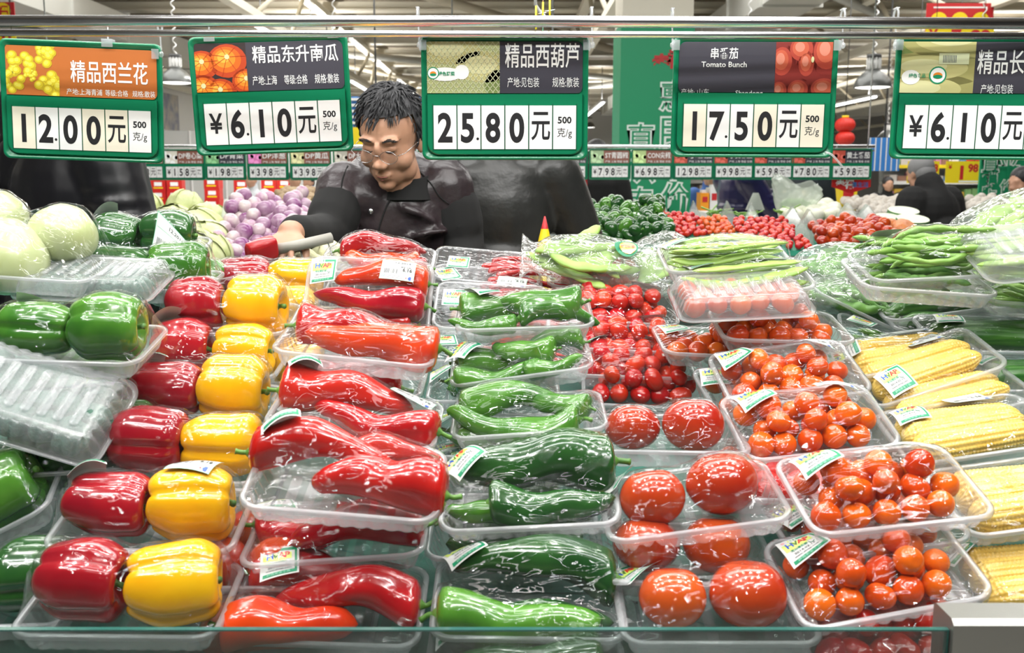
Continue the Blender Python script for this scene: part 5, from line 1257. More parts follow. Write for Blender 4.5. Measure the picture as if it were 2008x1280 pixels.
SMR = [tomato_me(i, R=.0142, sq=1, rib=0, m='plum', nu=12, nv=8, name='cherry_tomato') for i in range(1)]
SMO = [tomato_me(i, R=.0142, sq=1, rib=0, m='cherry', nu=12, nv=8, name='cherry_tomato') for i in range(1)]
def small_pepper(i):
    return tomato_me(i + 40, R=.026, sq=.9, ribs=3, rib=.07, m='dgreen' if i else 'green', nu=18, nv=12, name='green_pepper', long=1.3)
SPP = [small_pepper(i) for i in range(3)]
ssm = stem_me(L=.012, r=.003, seed=3)
heap('green_pepper', SPP, [(1128, 404, 4.15), (1292, 406, 4.15), (1316, 468, 3.8), (1162, 474, 3.8)], .028, 'small glossy green pepper in the heap right of the leather jacket', 'pepper', 'loose green peppers on the stand', 2, seed=1, part=('stem', ssm, T(0, 0, .022)), tilt=1.4)
o = ob('green_pepper', bell_me(77, H=.09, R=.033, m='green'), M=T(*atY(1154, 424, 4.1)) @ RX(60) @ RY(30), label='larger yellowish green bell pepper lying on the heap of small green peppers', cat='pepper'); ob('stem', ssm, parent=o, M=T(0, 0, .033))
heap('cherry_tomato', SMR, [(1288, 420, 4.4), (1362, 420, 4.4), (1385, 462, 4.15), (1308, 464, 4.15)], .0142, 'tiny red cherry tomato loose beside the heap of green peppers', 'tomato', 'loose red cherry tomatoes, left bin', 1, seed=2, squeeze=1.06, jit=.8)
heap('cherry_tomato', SMO, [(1374, 426, 4.4), (1426, 426, 4.4), (1446, 460, 4.2), (1392, 460, 4.2)], .0142, 'tiny orange cherry tomato loose in the middle bin of the stand', 'tomato', 'loose orange cherry tomatoes', 1, seed=3, squeeze=1.06, jit=.8)
heap('cherry_tomato', SMR, [(1440, 430, 4.3), (1536, 430, 4.3), (1602, 492, 3.9), (1452, 470, 4.0)], .0142, 'tiny red cherry tomato loose in the bin behind the flat beans', 'tomato', 'loose red cherry tomatoes, right bin', 1, seed=4, squeeze=1.12, jit=.8)
heap('tomato', TOS, [(1590, 440, 4.5), (1722, 438, 4.5), (1764, 474, 4.2), (1606, 480, 4.15)], .027, 'small red tomato loose in the bin behind the slender green beans', 'tomato', 'loose tomatoes on the stand', 2, seed=5)
heap('purple_onion', SHA, [(470, 400, 4.0), (600, 394, 4.0), (600, 500, 3.45), (402, 525, 3.35)], .031, 'small purple and white onion in the heap beside the hand of the man', 'onion', 'purple onions on the stand', 2, seed=6, squeeze=.9)
heap('cabbage', CAB, [(262, 412, 4.6), (424, 402, 4.6), (440, 470, 4.2), (300, 480, 4.2)], .1, 'pale green cabbage head in the heap left of the purple onions', 'cabbage', 'cabbages on the stand', 1, seed=7, squeeze=.85, tilt=.6)
heap('cabbage', CAB, [(380, 470, 3.7), (420, 470, 3.7), (410, 530, 3.2), (370, 520, 3.2)], .07, 'pale green cabbage head low in front, left of the purple onions', 'cabbage', 'front cabbages on the stand', 1, seed=8, tilt=.6)
heap('potato', POT, [(560, 378, 5.4), (665, 378, 5.4), (660, 402, 4.9), (540, 402, 4.9)], .032, 'brown potato in the heap behind the purple onions', 'potato', 'potatoes on the stand', 1, seed=9)
heap('turnip', RAD, [(1534, 408, 5.6), (1640, 408, 5.6), (1650, 426, 5.2), (1534, 428, 5.2)], .042, 'round whitish turnip in the bin behind the cherry tomatoes', 'turnip', 'turnips on the stand', 1, seed=10)
heap('garlic_bulb', GAR, [(1640, 392, 8.6), (1822, 388, 8.6), (1838, 414, 7.9), (1722, 424, 7.7)], .04, 'whitish garlic bulb in the wide heap behind the grey-haired shopper', 'garlic', 'garlic bulbs heap', 1, seed=11, bed=False, squeeze=1.0, jit=.6)
heap('garlic_bulb', GAR, [(1900, 388, 8.6), (1965, 390, 8.6), (1960, 414, 7.9), (1900, 412, 7.9)], .04, 'whitish garlic bulb in the heap reached by the shopper in the brown coat', 'garlic', 'garlic bulbs right heap', 1, seed=12, bed=False, squeeze=1.0, jit=.6)
g = G(); a, b = at(1600, 418, 8), at(2060, 418, 8); g.box(((a.x + b.x) / 2, 8.0, .52), (b.x - a.x, 1.7, 1.0), stand_d); g.box(((a.x + b.x) / 2, 7.13, .98), (b.x - a.x, .03, .12), yel_m); g.build('garlic_table', label='far display table carrying the garlic heaps', cat='table')
pump_m = mat('pumpkin_skin', (.5, .13, .03), .4, vcol=(.6, .22, .05), scale=10)
def put(name, me, px, py, Y, s, label, cat, rot=(0, 0, 0), **k): return ob(name, me, M=T(*atY(px, py, Y)) @ Euler(rot).to_matrix().to_4x4() @ SC(*s), label=label, cat=cat, **k)
sph = tomato_me(91, R=1, sq=.8, ribs=9, rib=.05, m=pump_m, nu=36, nv=16, name='pumpkin')
put('pumpkin', sph, 262, 398, 5.2, (.045, .045, .045), 'small orange red pumpkin behind the cabbages', 'pumpkin')
put('pumpkin', sph, 1738, 446, 4.5, (.06, .06, .06), 'orange brown pumpkin right of the loose tomatoes', 'pumpkin')
put('pumpkin', sph, 1775, 452, 4.4, (.06, .07, .05), 'halved-looking orange pumpkin beside the striped shopper', 'pumpkin', (.6, .3, 0))
mel_m = mat('melon_flesh', (.66, .7, .52), .5); melr_m = mat('melon_rind', (.08, .2, .06), .5)
def melon_me():
    g = G(); g.surf(lambda u, v: (.085 * (1 - .05 * v) * np.cos(2 * PI * u), .085 * (1 - .05 * v) * np.sin(2 * PI * u), -.03 + .03 * v), 28, 3, melr_m, cap=(True, False)); disc_on(g, 0, 0, .081, .081, mel_m, .0, 28); return g.me('melon_slice')
MEL = melon_me()
for px, py, Y, wh in [(1742, 426, 5.2, 'nearest the pumpkins'), (1790, 428, 5.0, 'nearest the striped shopper'), (1772, 412, 5.3, 'farthest of the three')]: put('melon_slice', MEL, px, py, Y, (1, 1, 1), 'cut white winter melon slice, ' + wh, 'melon', (.25, 0, 0))
put('radish', RAD[0], 599, 404, 4.6, (.9, .9, .9), 'single white radish on the potatoes beside the sleeve of the man', 'radish')
# clear pointed dividers
div_m = clear_mat('divider_plastic', (.93, .95, .93), (.8, .82, .8), .22, .12, 1.3)
for k, (px, py, h, Y) in enumerate([(455, 412, 30, 4.2), (592, 396, 26, 4.4), (1306, 418, 30, 4.4), (1366, 420, 34, 4.4), (1432, 424, 38, 4.4), (1480, 428, 34, 4.6), (1560, 428, 30, 4.6), (1592, 446, 46, 4.3), (1668, 424, 34, 4.7), (1706, 426, 32, 4.7)]):
    p = atY(px, py + 22, Y); q = atY(px - 4, py - h * .8, Y + .25); t = .004
    v = [(p.x + 16 * Y / F_PX, Y - .35, p.z - .12), (p.x + 2 * Y / F_PX, Y + .3, p.z), (q.x, Y + .28, q.z), (q.x - .01, Y + .2, q.z - .005)]
    vv = v + [(x - t, y, z) for x, y, z in v]; g = G(); g.add(vv, [(0, 1, 2, 3), (7, 6, 5, 4), (0, 4, 5, 1), (1, 5, 6, 2), (2, 6, 7, 3), (3, 7, 4, 0)], div_m, False)
    g.build('bin_divider', label='clear pointed plastic divider between the produce bins of the stand', cat='divider', group='clear bin dividers')
# greens and green stalks poking over the bins
for k, (px, py, Y, n) in enumerate([(1400, 420, 5.0, 14), (1545, 418, 5.2, 10), (1456, 424, 5.0, 8)]):
    g = G(); rnd = random.Random(k)
    for i in range(n):
        c = atY(px + rnd.uniform(-16, 16), py + rnd.uniform(0, 6), Y); g.tube(smooth_path([c, c + Vector((rnd.uniform(-.05, .05), 0, .02)), c + Vector((rnd.uniform(-.09, .09), rnd.uniform(-.02, .02), rnd.uniform(.01, .05)))], 3), .004, vegm['bean2'], 5)
    g.build('green_sprigs', label=('tuft of pale green bean tips behind the orange cherry tomatoes', 'green sprigs beside the turnips', 'green sprigs behind the red cherry tomatoes')[k], cat='greens', kind='stuff')
gar = mat('paper_carton', (.5, .35, .2), .6)
for k, (px, Y, c1, wh) in enumerate([(1430, 7.2, yel_m, 'left of'), (1500, 7.4, lant_m, 'right of')]):
    pass
# bright party goods behind the navy jacket
for k, (px, py, w, h, m) in enumerate([(1378, 390, 16, 34, mat('orange_goods', (.8, .3, .01), .5)), (1396, 385, 16, 44, white_m), (1520, 385, 30, 60, yel_m), (1548, 370, 20, 34, lant_m), (1655, 400, 34, 56, yel_m)]):
    a = at(px, py, 8.6); s = 8.6 / F_PX; g = G(); g.box((0, 0, 0), (w * s, .2, h * s), m); g.box((0, 0, h * s / 2 + .01), (w * s * .5, .1, .03), white_m); g.box((0, -.102, .02), (w * s * .6, .004, h * s * .3), redp_m)
    g.build('display_carton', M=T(a.x, a.y, 1.12 + h * s / 2), label=('orange', 'white', 'tall yellow', 'red', 'yellow round-marked')[k] + ' display carton among the goods behind the stand shoppers', cat='carton')
g = G(); a, b = at(1360, 400, 8.6), at(1690, 400, 8.6); g.box(((a.x + b.x) / 2, 8.45, 1.09), (b.x - a.x, .7, .06), white_m); g.box(((a.x + b.x) / 2, 8.45, .53), (b.x - a.x - .1, .6, 1.06), stand_d); g.build('goods_table', label='far white-topped table under the yellow and red display cartons', cat='table')
# coloured wet-floor style cone on the aisle
cone_p = at(1068, 455, 2.75); g = G(); c0 = (cone_p.x, 2.75)
cols = [redp_m, yel_m, redp_m, yel_m, redp_m, yel_m, redp_m, yel_m]; z0 = .3; z1 = atY(1066, 424, 2.75).z
for k in range(8):
    f0, f1 = (0, .3, .55, .7, .8, .87, .92, .965)[k], (.3, .55, .7, .8, .87, .92, .965, 1)[k]
    g.surf(lambda u, v: ((.24 * (1 - f0 - (f1 - f0) * v) + .002) * np.cos(2 * PI * u), (.24 * (1 - f0 - (f1 - f0) * v) + .002) * np.sin(2 * PI * u), z0 + (z1 - z0) * (f0 + (f1 - f0) * v)), 20, 2, cols[7 - k], cap=(k == 0, k == 7))
g.build('striped_cone', M=T(c0[0], c0[1], 0), label='tall red and yellow striped cone standing before the leather jacket', cat='cone')
g = G(); g.box((c0[0], c0[1], .15), (.52, .52, .3), dgrey_m); g.build('cone_plinth', label='low dark plinth under the striped cone', cat='plinth')
# ================================================================ people
skin_m = mat('skin', (.47, .25, .155), .5, vcol=(.54, .30, .20), scale=14, sss=.08)
lip_m = mat('lips', (.3, .1, .08), .45); hair_b = mat('hair_black', (.012, .011, .012), .45, bump=.6, bscale=60, stretch=(1, 1, .15))
hair_g = mat('hair_greying', (.009, .009, .011), .6, vcol=(.05, .05, .054), scale=45, bump=.9, bscale=90, stretch=(1, 1, .12))
leather = mat('leather_charcoal', (.02, .021, .02), .38, spec=.5, bump=.8, bscale=10, vcol=(.03, .03, .028))
nylon = mat('nylon_brown_black', (.022, .016, .018), .33, spec=.5, bump=.75, bscale=13, vcol=(.035, .025, .028))
wool = mat('wool_black', (.006, .006, .006), .9); puff_n = mat('puffer_navy', (.016, .014, .06), .3, coat=.3); puff_k = mat('puffer_black', (.008, .008, .01), .35)
jean = mat('trousers_dark', (.02, .022, .03), .8); coat_t = mat('coat_dark_teal', (.012, .02, .024), .7); coat_b = mat('coat_brown', (.2, .13, .09), .8); greyhat = mat('hat_grey', (.2, .2, .2), .8)
stripe_m = mat('striped_knit', (.02, .02, .02), .8)
def zebra():
    nt = stripe_m.node_tree; b = nt.nodes['Principled BSDF']; tc = nt.nodes.new('ShaderNodeTexCoord'); w = nt.nodes.new('ShaderNodeTexWave'); w.inputs['Scale'].default_value = 9; w.inputs['Distortion'].default_value = 5; w.inputs['Detail'].default_value = 1; w.inputs['Detail Scale'].default_value = .8
    r = nt.nodes.new('ShaderNodeValToRGB'); r.color_ramp.interpolation = 'CONSTANT'; r.color_ramp.elements[1].position = .6; r.color_ramp.elements[0].color = (.015, .013, .012, 1); r.color_ramp.elements[1].color = (.32, .28, .2, 1)
    nt.links.new(tc.outputs['Object'], w.inputs[0]); nt.links.new(w.outputs['Color'], r.inputs[0]); nt.links.new(r.outputs[0], b.inputs[0])
zebra()
white_c = mat('cloth_white', (.6, .62, .64), .8); blue_c = mat('cloth_blue', (.05, .12, .35), .8); grey_c = mat('cloth_grey', (.35, .38, .42), .8)
def remesh(g, vox, sm=6, name='body', mats=None):
    me = mesh('tmp', g.v, g.f, skin_m); o = bpy.data.objects.new('tmp', me); COL.objects.link(o)
    r = o.modifiers.new('r', 'REMESH'); r.mode = 'VOXEL'; r.voxel_size = vox
    s = o.modifiers.new('s', 'SMOOTH'); s.factor = .5; s.iterations = sm
    dg = bpy.context.evaluated_depsgraph_get(); dg.update(); out = bpy.data.meshes.new_from_object(o.evaluated_get(dg)); out.name = name
    bpy.data.objects.remove(o); out.materials.clear()
    for m in (mats or [skin_m]): out.materials.append(m)
    out.polygons.foreach_set('use_smooth', [True] * len(out.polygons)); return out
def limb(g, pts, rs, n=14, sub=5):
    P = smooth_path(pts, sub); k = len(pts) - 1; R = []
    for i in range(len(P)):
        t = i / sub; a = min(int(t), k - 1); f = t - a; f = f * f * (3 - 2 * f); R.append(rs[a] * (1 - f) + rs[a + 1] * f)
    g.tube(P, R, skin_m, n)
    for p, r in ((P[0], R[0]), (P[-1], R[-1])): v, f = ellipsoid(p, (r, r, r), 12, 8); g.add(v, f, skin_m)
def ell(g, c, r, rot=(0, 0, 0), n=18, m=12):
    v, f = ellipsoid(c, r, n, m, Euler([math.radians(a) for a in rot]).to_matrix().to_4x4()); g.add(v, f, skin_m)
def hand_geo(g, wrist, direc, palm_n, curl=40, s=1., spread=6, thumb=1):
    """palm and five fingers: direc = towards the fingertips, palm_n = out of the palm"""
    d = Vector(direc).normalized(); n = Vector(palm_n); n = (n - d * n.dot(d)).normalized(); w = d.cross(n) * thumb; wr = Vector(wrist)
    M = Matrix((w, d, n)).transposed().to_4x4()
    v, f = ellipsoid((0, 0, 0), (.042 * s, .05 * s, .016 * s), 14, 10); g.add([tuple(wr + M.to_3x3() @ Vector((a, b + .045 * s, c))) for a, b, c in v], f, skin_m)
    for k, (off, L, r) in enumerate([(-.03, .062, .0078), (-.010, .074, .0083), (.010, .07, .0083), (.029, .056, .0075)]):
        b = Vector((off, .08, 0)) * s; pts = [Vector((off * .7, .05, 0)) * s, b]; a = math.radians(curl * .45); sp = math.radians(-spread * (k - 1.5)) * -1
        for q, seg in enumerate((.42, .33, .25)):
            dirv = Vector((math.sin(sp), math.cos(a), math.sin(a))).normalized(); b = b + dirv * L * seg * s; pts.append(b); a += math.radians(curl * (.75 if q == 0 else .6))
        limb(g, [wr + M.to_3x3() @ p for p in pts], [r * 1.1 * s, r * 1.1 * s, r * s, r * .92 * s, r * .8 * s], 8, 3)
    pts = [Vector((.02, .015, .004)), Vector((.044, .04, .012)), Vector((.052, .066, .026)), Vector((.046, .088, .038))]
    limb(g, [wr + M.to_3x3() @ (p * s) for p in pts], [.014 * s, .0115 * s, .0098 * s, .008 * s], 8, 3)
def face_geo(g, M, s=1., detail=True):
    """head in its own frame: +y = where the face looks (we face -y in world after turning), z up, centre of skull at origin"""
    def E(c, r, rot=(0, 0, 0), n=18, m=12):
        v, f = ellipsoid(c, r, n, m, Euler([math.radians(a) for a in rot]).to_matrix().to_4x4()); g.add([tuple(M @ (Vector(p) * s)) for p in v], f, skin_m)
    E((0, -.006, .022), (.077, .094, .092), n=24, m=18)          # skull
    E((0, .03, -.02), (.068, .064, .075), n=20, m=14)            # face mass
    E((0, .04, -.07), (.05, .05, .046), n=18)                    # jaw
    E((0, .072, -.098), (.024, .02, .018))                       # chin
    for k in (-1, 1):
        E((k * .046, .05, -.035), (.025, .03, .028)); E((k * .04, .02, -.075), (.026, .036, .034), (0, 0, 0))
        E((k * .078, -.004, -.012), (.009, .018, .031), (8, 0, k * 14))      # ears
        E((k * .031, .082, .028), (.026, .012, .009), (0, 0, k * -14))       # brow ridge
        E((k * .031, .077, .006), (.016, .013, .011), n=14)                  # lidded eye
        E((k * .012, .1, -.036), (.009, .011, .008), n=12)
    E((0, .092, -.0), (.011, .014, .026), (-22, 0, 0), n=14); E((0, .106, -.03), (.012, .015, .012), n=14)
    E((0, .088, -.064), (.024, .012, .0065), n=16); E((0, .086, -.075), (.02, .012, .0065), n=16)
def person(base, yaw, J, coat_m, label, hair='black', head=True, lean=0, scale=1., coat_len=.72, arms=None, hat=None, vox=.011, puff=0, low_m=None, trousers=True, heady=0):
    """base: feet (x,y); J: overrides for joints in the figure's own frame (x right, y forward, z up)"""
    root = ob('person', None, M=T(base[0], base[1], 0) @ RZ(yaw) @ SC(scale), label=label, cat='person')
    L = lambda z: Vector((0, math.sin(math.radians(lean)) * max(0, z - .9), 0))
    j = dict(pel=(0, 0, .93), wai=(0, .01, 1.08), che=(0, .01, 1.28), nek=(0, 0, 1.44), hd=(0, .02, 1.6))
    for k, v in j.items(): j[k] = Vector(v) + L(v[2])
    for s_, n_ in ((-1, 'l'), (1, 'r')):
        sh = Vector((s_ * .18, 0, 1.39)) + L(1.39); a = (arms or {}).get(n_)
        j['s' + n_] = sh; j['e' + n_] = Vector(a[0]) if a else sh + Vector((s_ * .06, -.02, -.29)); j['w' + n_] = Vector(a[1]) if a else j['e' + n_] + Vector((s_ * .0, .08, -.24))
    j.update({k: Vector(v) for k, v in (J or {}).items()})
    def torso(g, e, bottom, sl, hd_):
        ell(g, j['che'], (.165 + e, .1 + e, .17 + e)); ell(g, j['wai'], (.14 + e, .1 + e, .17 + e)); ell(g, j['pel'], (.155 + e, .11 + e, .13 + e))
        ell(g, (j['sl'] + j['sr']) / 2 - Vector((0, 0, .02)), (.17 + e, .075 + e, .06 + e))
        limb(g, [j['che'] + Vector((0, -.01, .1)), j['nek'] + Vector((0, 0, .02 + hd_))], [.07 + e * .9, .055 + e * .9])
        for n_ in 'lr': limb(g, [j['s' + n_], j['e' + n_], j['w' + n_] * sl + j['e' + n_] * (1 - sl)], [.058 + e * 1.1, .044 + e, .031 + e * .8])
    g = G(); torso(g, 0, 0, 1, .05)
    if head:
        Mh = T(*(j['hd'])) @ RZ(heady) @ RX(-(J or {}).get('nod', (0,))[0] if False else -lean * .6); face_geo(g, Mh)
    for s_, n_ in ((-1, 'l'), (1, 'r')):
        d = (j['w' + n_] - j['e' + n_]).normalized(); hand_geo(g, j['w' + n_], d, (0, 0, -1) if abs(d.z) < .7 else (-s_, 0, 0), 45, thumb=-s_ if abs(d.z) < .7 else -1)
        limb(g, [(s_ * .085, 0, .88), (s_ * .1, .02, .48), (s_ * .1, -.01, .09)], [.085, .058, .04]); ell(g, (s_ * .1, .06, .045), (.045, .12, .042))
    ob('body', remesh(g, vox, 5), parent=root)
    g = G(); torso(g, .026 + puff, 0, .97, .05)
    if coat_len: limb(g, [(0, 0, 1.0), (0, 0, coat_len)], [.19 + puff, .2 + puff])
    if puff:
        for k in range(7):
            z = .85 + k * .085; c = L(z); ell(g, (c.x, c.y, z), (.205 - .012 * abs(k - 3), .145 - .008 * abs(k - 3), .052))
        for n_ in 'lr':
            for k in range(6):
                p = j['s' + n_].lerp(j['e' + n_], (k + .3) / 6); ell(g, p, (.1, .1, .04)) if k < 6 else None
                p = j['e' + n_].lerp(j['w' + n_], (k + .3) / 6); d = (j['w' + n_] - j['e' + n_]).normalized(); q = d.to_track_quat('Z', 'Y').to_euler()
                v, f = ellipsoid(p, (.078, .078, .03), 12, 8, q.to_matrix().to_4x4()); g.add(v, f, skin_m)
    ob('coat', remesh(g, vox, 2 if puff else 5, 'coat', [coat_m]), parent=root)
    if trousers:
        g = G(); ell(g, (0, 0, .9), (.175, .135, .12))
        for s_ in (-1, 1): limb(g, [(s_ * .085, 0, .9), (s_ * .1, .02, .48), (s_ * .1, -.01, .1)], [.105, .08, .068])
        ob('trousers', remesh(g, .015, 4, 'trousers', [low_m or jean]), parent=root)
    if head:
        hm = {'black': hair_b, 'grey': hair_g}.get(hair, hair_b)
        if hat: hm = hat
        g = G(); v, f = ellipsoid((0, -.02, .036), (.088, .1, .094), 24, 18); g.add([tuple(Mh @ Vector(p)) for p in v], f, hm); v, f = ellipsoid((0, -.05, -.01), (.08, .07, .08), 20, 14); g.add([tuple(Mh @ Vector(p)) for p in v], f, hm)
        ob('knitted_hat' if hat else 'hair', g.me('hair'), parent=root)
    return root, j
FACE_CAM = 180

# --- the man in glasses (built with its own detailed figure) ---------------------------------
def man():
    d0 = 2.62
    hc = at(768, 268, d0)                              # centre of the skull
    root = ob('person', None, M=T(hc.x, hc.y, 0), label='man in wire glasses and black jacket looking down, gripping a basket handle', cat='person')
    o = Vector((hc.x, hc.y, 0)); W_ = lambda px, py, d: at(px, py, d) - o
    head = Vector((0, 0, hc.z))
    Mh = T(*head) @ RZ(180 - 16) @ RY(-3) @ RX(-27)
    shL, shR = W_(676, 372, 2.72), W_(872, 366, 2.76)      # picture-left / picture-right shoulders
    neck = head + Vector((.03, .075, -.15)); chest = W_(775, 440, 2.8) ; pel = Vector((.06, .22, .95))
    elL, wrL = W_(640, 462, 2.6), W_(569, 456, 2.29); elR, wrR = W_(905, 480, 2.78), W_(900, 620, 2.62)
    # body ---------------------------------------------------------------
    g = G(); face_geo(g, Mh, 1.04)
    limb(g, [neck + Vector((0, .03, -.06)), head + Vector((0, .03, -.04))], [.066, .058])
    ell(g, chest, (.15, .1, .17)); ell(g, (chest + pel) / 2, (.14, .1, .2)); ell(g, pel, (.15, .11, .14)); ell(g, (shL + shR) / 2 - Vector((0, 0, .02)), (.15, .07, .06))
    limb(g, [shL, elL, wrL], [.052, .042, .03]); limb(g, [shR, elR, wrR], [.052, .042, .03])
    hd = W_(556, 498, 2.28) - wrL
    hand_geo(g, wrL, W_(545, 492, 2.22) - wrL, (.1, .5, -.8), 62, 1.05, 11, thumb=1)
    hand_geo(g, wrR, (wrR - elR), (-1, 0, 0), 35)
    for s_ in (-1, 1): limb(g, [pel + Vector((s_ * .08, 0, -.05)), (pel.x + s_ * .1, pel.y - .02, .5), (pel.x + s_ * .1, pel.y, .09)], [.085, .058, .04]); ell(g, (pel.x + s_ * .1, pel.y - .06, .045), (.045, .12, .042))
    body = ob('body', remesh(g, .0042, 4), parent=root)
    # jacket ---------------------------------------------------------------
    g = G(); ell(g, chest + Vector((.0, .0, .02)), (.205, .135, .2)); ell(g, (chest + pel) / 2, (.2, .14, .24)); ell(g, pel, (.2, .15, .18))
    ell(g, shL + Vector((.05, .01, -.02)), (.115, .095, .08), (0, 18, 0)); ell(g, shR + Vector((-.05, .01, -.02)), (.115, .095, .08), (0, -18, 0))
    limb(g, [shL, shL.lerp(elL, .3)], [.082, .074]); limb(g, [shR, shR.lerp(elR, .3)], [.084, .078])
    limb(g, [chest + Vector((0, 0, .1)), neck + Vector((0, .01, -.02))], [.11, .078])
    for (a, b) in ((shL, .0), (shR, .0)): ell(g, a + Vector((0, 0, -.02)), (.07, .075, .075))
    # soft folds in the cloth
    rr = random.Random(4)
    for (p, q) in [((700, 420), (690, 500)), ((760, 400), (850, 435)), ((795, 470), (870, 455))]:
        a, b = W_(p[0], p[1], 2.64), W_(q[0], q[1], 2.64); limb(g, [a + Vector((0, .07, 0)), (a + b) / 2 + Vector((.0, .055, .004)), b + Vector((0, .07, 0))], [.012, .014, .012], 8, 5)
        a, b = W_(p[0], p[1], 2.64), W_(q[0], q[1], 2.64); limb(g, [a + Vector((0, .04, 0)), (a + b) / 2 + Vector((.0, .015, .006)), b + Vector((0, .045, 0))], [.008, .011, .007], 8, 5)
    jac = remesh(g, .008, 4, 'jacket', [nylon]); ob('jacket', jac, parent=root)
    bvh = BVHTree.FromPolygons([v.co.copy() for v in jac.vertices], [tuple(p.vertices) for p in jac.polygons])
    def seam(name, px, m, r, par, lift=.002):
        pts = []
        for x, y in px:
            w = at(x, y, 2.6); dr = (w - CAM).normalized(); h = bvh.ray_cast(CAM - o, dr)
            if h[0] is not None: pts.append(h[0] - dr * lift)
        if len(pts) > 1:
            g = G(); g.tube(smooth_path(pts, 6), r, m, 6); g.build(name, parent=par)
        return pts
    seam('placket_seam', [(742, 505), (741, 470), (745, 440), (760, 400), (775, 378), (782, 360)], wool, .0022, root)
    seam('shoulder_seam', [(822, 335), (845, 360), (862, 385), (880, 400)], wool, .0022, root)
    seam('shoulder_seam', [(700, 308), (682, 325), (672, 350), (668, 380)], wool, .0022, root)
    b = seam('x', [(726, 414)], wool, .002, root)
    for (x, y) in ((727, 414),):
        dr = (at(x, y, 2.6) - CAM).normalized(); h = bvh.ray_cast(CAM - o, dr)
        if h[0] is not None: g = G(); v, f = ellipsoid(h[0] - dr * .003, (.0075, .004, .0075), 14, 8); g.add(v, f, chrome); g.build('snap_button', parent=root)
    # sleeves ------------------------------------------------------------
    for k, (a, b, c, rr_) in enumerate([(shL, elL, wrL, (.072, .064, .046)), (shR + Vector((.01, 0, 0)), elR, wrR, (.078, .066, .055))]):
        g = G(); limb(g, [a.lerp(b, .34), a.lerp(b, .65), b, b.lerp(c, .84)], [rr_[0], rr_[0], rr_[1], rr_[2]]); ob('sleeve', remesh(g, .008, 4, 'sleeve', [wool]), parent=root)
    # collar: a standing ring open at the throat
    g = G(); cc = neck + Vector((0, .005, .02))
    def col(u, v):
        a = 2 * PI * u; r = .083 - .014 * v; return cc.x + r * 1.0 * np.cos(a), cc.y + r * .95 * np.sin(a), cc.z - .04 + (.075 + .02 * np.sin(a)) * v
    g.surf(col, 36, 8, wool, cap=(False, False)); g.surf(lambda u, v: (cc.x + (.069 - .004 * v) * np.cos(2 * PI * u), cc.y + .95 * (.069 - .004 * v) * np.sin(2 * PI * u), cc.z + .035 + .02 * np.sin(2 * PI * u) - .05 * v), 36, 4, wool, cap=(False, False)); g.build('collar', parent=root)
    # hair: many short locks over a cap ---------------------------------
    hg = G(); S4 = Mh @ SC(1.04)
    v, f = surf_vf(lambda u, w: ((.083 + .004 * np.sin(14 * PI * u)) * np.sin(PI * w) * np.cos(2 * PI * u), -.014 + .1 * np.sin(PI * w) * np.sin(2 * PI * u), .03 - .1 * np.cos(PI * w)), 40, 26)
    keep = []
    for q in f:
        c = sum((Vector(v[i]) for i in q), Vector()) / len(q)
        hairline = .062 - .25 * max(0, abs(c.x) - .045)          # height of the front hairline
        if c.y > .02: ok = c.z > hairline + .018
        elif c.y > -.02: ok = c.z > .01 - (0 if abs(c.x) < .07 else .012)
        else: ok = c.z > -.055
        if ok: keep.append(q)
    hg.add([tuple(S4 @ Vector(p)) for p in v], keep, hair_g)
    rnd = random.Random(12)
    for k in range(620):
        a = rnd.uniform(0, 2 * PI); w = rnd.uniform(.04, .62); p = Vector((.084 * math.sin(PI * w) * math.cos(a), -.014 + .101 * math.sin(PI * w) * math.sin(a), .03 + .101 * math.cos(PI * w)))
        if p.y > .02 and p.z < .075 - .25 * max(0, abs(p.x) - .045): continue
        if p.y > -.02 and p.z < .0: continue
        n = Vector((p.x, p.y + .014, p.z - .03)).normalized(); cr = Vector((-.02, -.03, .13))
        t = (p - cr); t = (t - n * t.dot(n)).normalized() + Vector((rnd.uniform(-.3, .3), rnd.uniform(-.2, .2), 0)); L = rnd.uniform(.022, .036)
        pts = [p - n * .002, p + n * .004 + t * L * .5, p + t * L + n * .0005]; hg.tube([tuple(S4 @ q) for q in pts], [.0028, .003, .0006], hair_g, 4, False)
    hg.build('hair', parent=root)
    # brows, closed-looking lids, lips, glasses --------------------------
    bb = BVHTree.FromPolygons([q.co.copy() for q in body.data.vertices], [tuple(p.vertices) for p in body.data.polygons])
    def on(x, z, lift=.001):
        oo = S4 @ Vector((x, .3, z)); dd = (S4.to_3x3() @ Vector((0, -1, 0))).normalized(); h = bb.ray_cast(oo, dd); return (h[0] - dd * lift) if h[0] is not None else S4 @ Vector((x, .09, z))
    for k in (-1, 1):
        g = G()
        for q in range(46):
            t = rnd.random(); x = .013 + .034 * t; z = .0235 + .009 * math.sin(PI * (t * .75 + .1)) + rnd.uniform(-.0028, .0028)
            g.tube([on(k * x, z, .0004), on(k * (x + .004), z + .0022 * (1 - 1.5 * t), .0016), on(k * (x + .008), z + .002 * (1 - 2 * t), .0006)], [.0007, .0007, .0003], hair_b, 4)
        g.build('eyebrow', parent=root)
        g = G(); g.tube([on(k * x, z, .0004) for x, z in [(.017, .001), (.024, -.002), (.032, -.003), (.041, .001)]], [.0008, .0017, .0018, .0008], hair_b, 5); g.build('eyelashes', parent=root)
    g = G(); g.tube([on(x, z, .0) for x, z in [(-.022, -.069), (-.011, -.067), (0, -.0685), (.011, -.067), (.022, -.069)]], [.0008, .0022, .0026, .0022, .0008], lip_m, 6); g.tube([on(x, z, -.0004) for x, z in [(-.016, -.0745), (0, -.077), (.016, -.0745)]], [.0012, .003, .0012], lip_m, 6); g.build('lips', parent=root)
    gl = ob('glasses', None, parent=root, M=Matrix()); wire = mat('glasses_wire', (.6, .6, .6), .25, metal=1)
    g = G()
